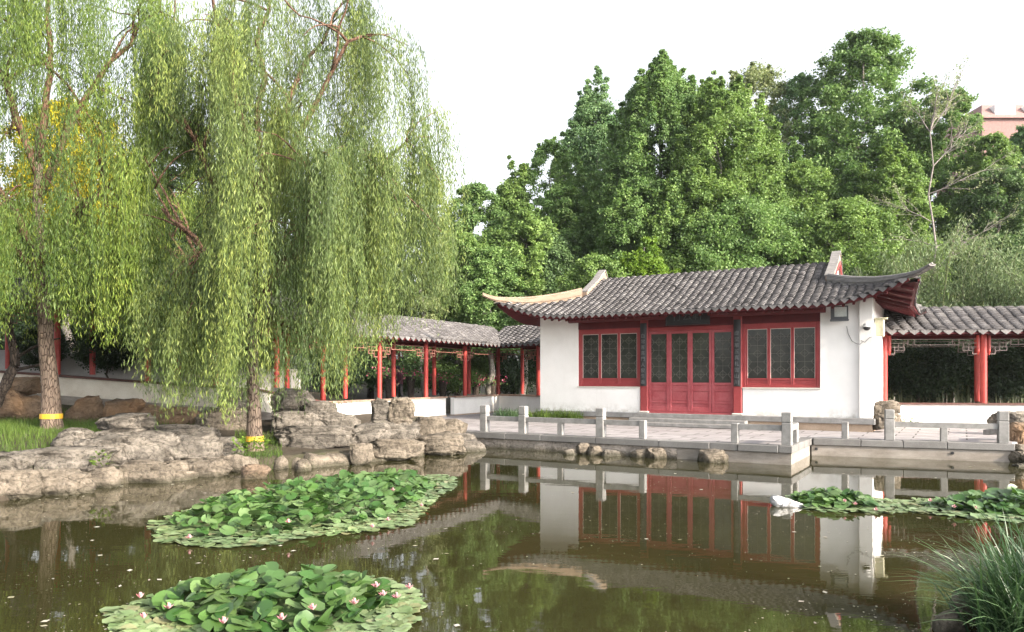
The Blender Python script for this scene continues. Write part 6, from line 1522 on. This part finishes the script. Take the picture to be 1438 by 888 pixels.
# ------------------------------------------------------------------ person behind the gallery
def person(x, y, z, face):
    J = {'pel': (0, 0, 0.92), 'sp': (0, 0.02, 1.08), 'ch': (0, -0.02, 1.28), 'nk': (0, -0.07, 1.44), 'hd0': (0, -0.11, 1.53), 'hd': (0, -0.13, 1.61),
         'shl': (-0.17, -0.03, 1.36), 'ell': (-0.23, 0.02, 1.10), 'wrl': (-0.20, -0.16, 0.90), 'hal': (-0.19, -0.22, 0.84), 'shr': (0.17, -0.03, 1.36), 'elr': (0.22, 0.0, 1.09), 'wrr': (0.19, -0.18, 0.92), 'har': (0.18, -0.24, 0.87),
         'hil': (-0.09, 0, 0.86), 'knl': (-0.10, -0.10, 0.48), 'anl': (-0.10, -0.06, 0.08), 'tol': (-0.10, -0.20, 0.03), 'hir': (0.09, 0, 0.86), 'knr': (0.10, 0.02, 0.48), 'anr': (0.10, 0.20, 0.10), 'tor': (0.10, 0.08, 0.03)}
    rad_ = {'pel': 0.145, 'sp': 0.13, 'ch': 0.15, 'nk': 0.055, 'hd0': 0.085, 'hd': 0.095, 'shl': 0.07, 'ell': 0.045, 'wrl': 0.032, 'hal': 0.035, 'shr': 0.07, 'elr': 0.045, 'wrr': 0.032, 'har': 0.035,
            'hil': 0.09, 'knl': 0.06, 'anl': 0.045, 'tol': 0.035, 'hir': 0.09, 'knr': 0.06, 'anr': 0.045, 'tor': 0.035}
    ks = list(J); E = [('pel','sp'),('sp','ch'),('ch','nk'),('nk','hd0'),('hd0','hd'),('ch','shl'),('shl','ell'),('ell','wrl'),('wrl','hal'),('ch','shr'),('shr','elr'),('elr','wrr'),('wrr','har'),('pel','hil'),('hil','knl'),('knl','anl'),('anl','tol'),('pel','hir'),('hir','knr'),('knr','anr'),('anr','tor')]
    me = bpy.data.meshes.new('person'); me.from_pydata([J[k] for k in ks], [(ks.index(a), ks.index(b)) for a, b in E], [])
    o = bpy.data.objects.new('person_rig', me); COL.objects.link(o)
    o.modifiers.new('s', 'SKIN'); o.modifiers.new('u', 'SUBSURF').levels = 2
    for i, k in enumerate(ks): me.skin_vertices[0].data[i].radius = (rad_[k], rad_[k] * 0.85)
    me.skin_vertices[0].data[0].use_root = True
    me2 = bpy.data.meshes.new_from_object(o.evaluated_get(bpy.context.evaluated_depsgraph_get())); bpy.data.objects.remove(o)
    me2.materials.clear()
    for q in ('skin', 'shirt', 'trouser'): me2.materials.append(M[q])
    for f in me2.polygons:
        c = f.center; f.use_smooth = True
        hand = abs(c.x) > 0.12 and c.z < 0.98 and c.y < -0.12 and c.z > 0.75
        f.material_index = 0 if (c.z > 1.45 or hand) else (1 if c.z > 0.93 or (abs(c.x) > 0.165 and c.z > 0.8) else 2)
    b = link('person', me2); b.location = (x, y, z); b.rotation_euler = (0, 0, face)
    tag(b, 'person in plum top and black trousers walking stooped behind the gallery', 'person')
    ORG[b.name] = (0, 0, 0)
    hm = bmesh.new(); bmesh.ops.create_uvsphere(hm, u_segments=14, v_segments=10, radius=0.103)
    for v in hm.verts:
        v.co.z *= 1.05; v.co += Vector((0, -0.115, 1.625))
        if v.co.z < 1.6 and v.co.y < -0.13: v.co.y = -0.13
    m3 = bpy.data.meshes.new('hair'); hm.to_mesh(m3); hm.free(); m3.materials.append(M['trouser']); link('hair', m3, b)
x, y, _ = at(562, 540, 32.5); person(x, y, gz(x, y), R(-60))

# ------------------------------------------------------------------ thin haze
m, nt, out = new_mat('thin_haze')
pv = N(nt, 'ShaderNodeVolumePrincipled'); pv.inputs['Color'].default_value = (0.9, 0.95, 1.0, 1); pv.inputs['Density'].default_value = 0.0002; pv.inputs['Anisotropy'].default_value = 0.2
nt.links.new(pv.outputs[0], out.inputs['Volume'])
tag(MB().box(-160, 160, -25, 175, -1.95, 62).build('haze', m), kind='stuff')

# ------------------------------------------------------------------ flecks on the water
rng = np.random.default_rng(600)
n = 11000
Y = 5.3 + 15 * rng.random(n) ** 1.1; X = (rng.random(n) * 1.5 - 0.72) * Y
k = shore_sd(X, Y) < -0.12; X = X[k]; Y = Y[k]
dn = np.array([mnoise.fractal(Vector((a * 0.5, b * 0.5, 3.1)), 0.9, 2.0, 3) for a, b in zip(X, Y)])
sdv_ = -shore_sd(X, Y); k = (dn > rng.uniform(-0.35, 0.75, len(dn))) | ((sdv_ < 0.9) & (rng.random(len(dn)) < 0.9)); X = X[k]; Y = Y[k]; n = len(X)
sz = 0.004 + 0.012 * rng.random(n) ** 2.2 + (rng.random(n) < 0.03) * 0.03
th = rng.random(n) * 6.283; a = np.stack([np.cos(th), np.sin(th), np.zeros(n)], 1); b = np.stack([-np.sin(th), np.cos(th), np.zeros(n)], 1)
P = np.stack([X, Y, np.full(n, 0.004) + rng.random(n) * 0.002], 1)
el = rng.uniform(0.35, 0.9, n)
V = np.stack([P + a * sz[:, None], P + b * (sz * el)[:, None], P - a * sz[:, None], P - b * (sz * el)[:, None]], 1).reshape(-1, 3)
tag(arr_mesh('floating_flecks', V, np.arange(4 * n).reshape(n, 4), M['debris']), 'pale flecks and fallen petals scattered over the dark water', 'flecks', kind='stuff')
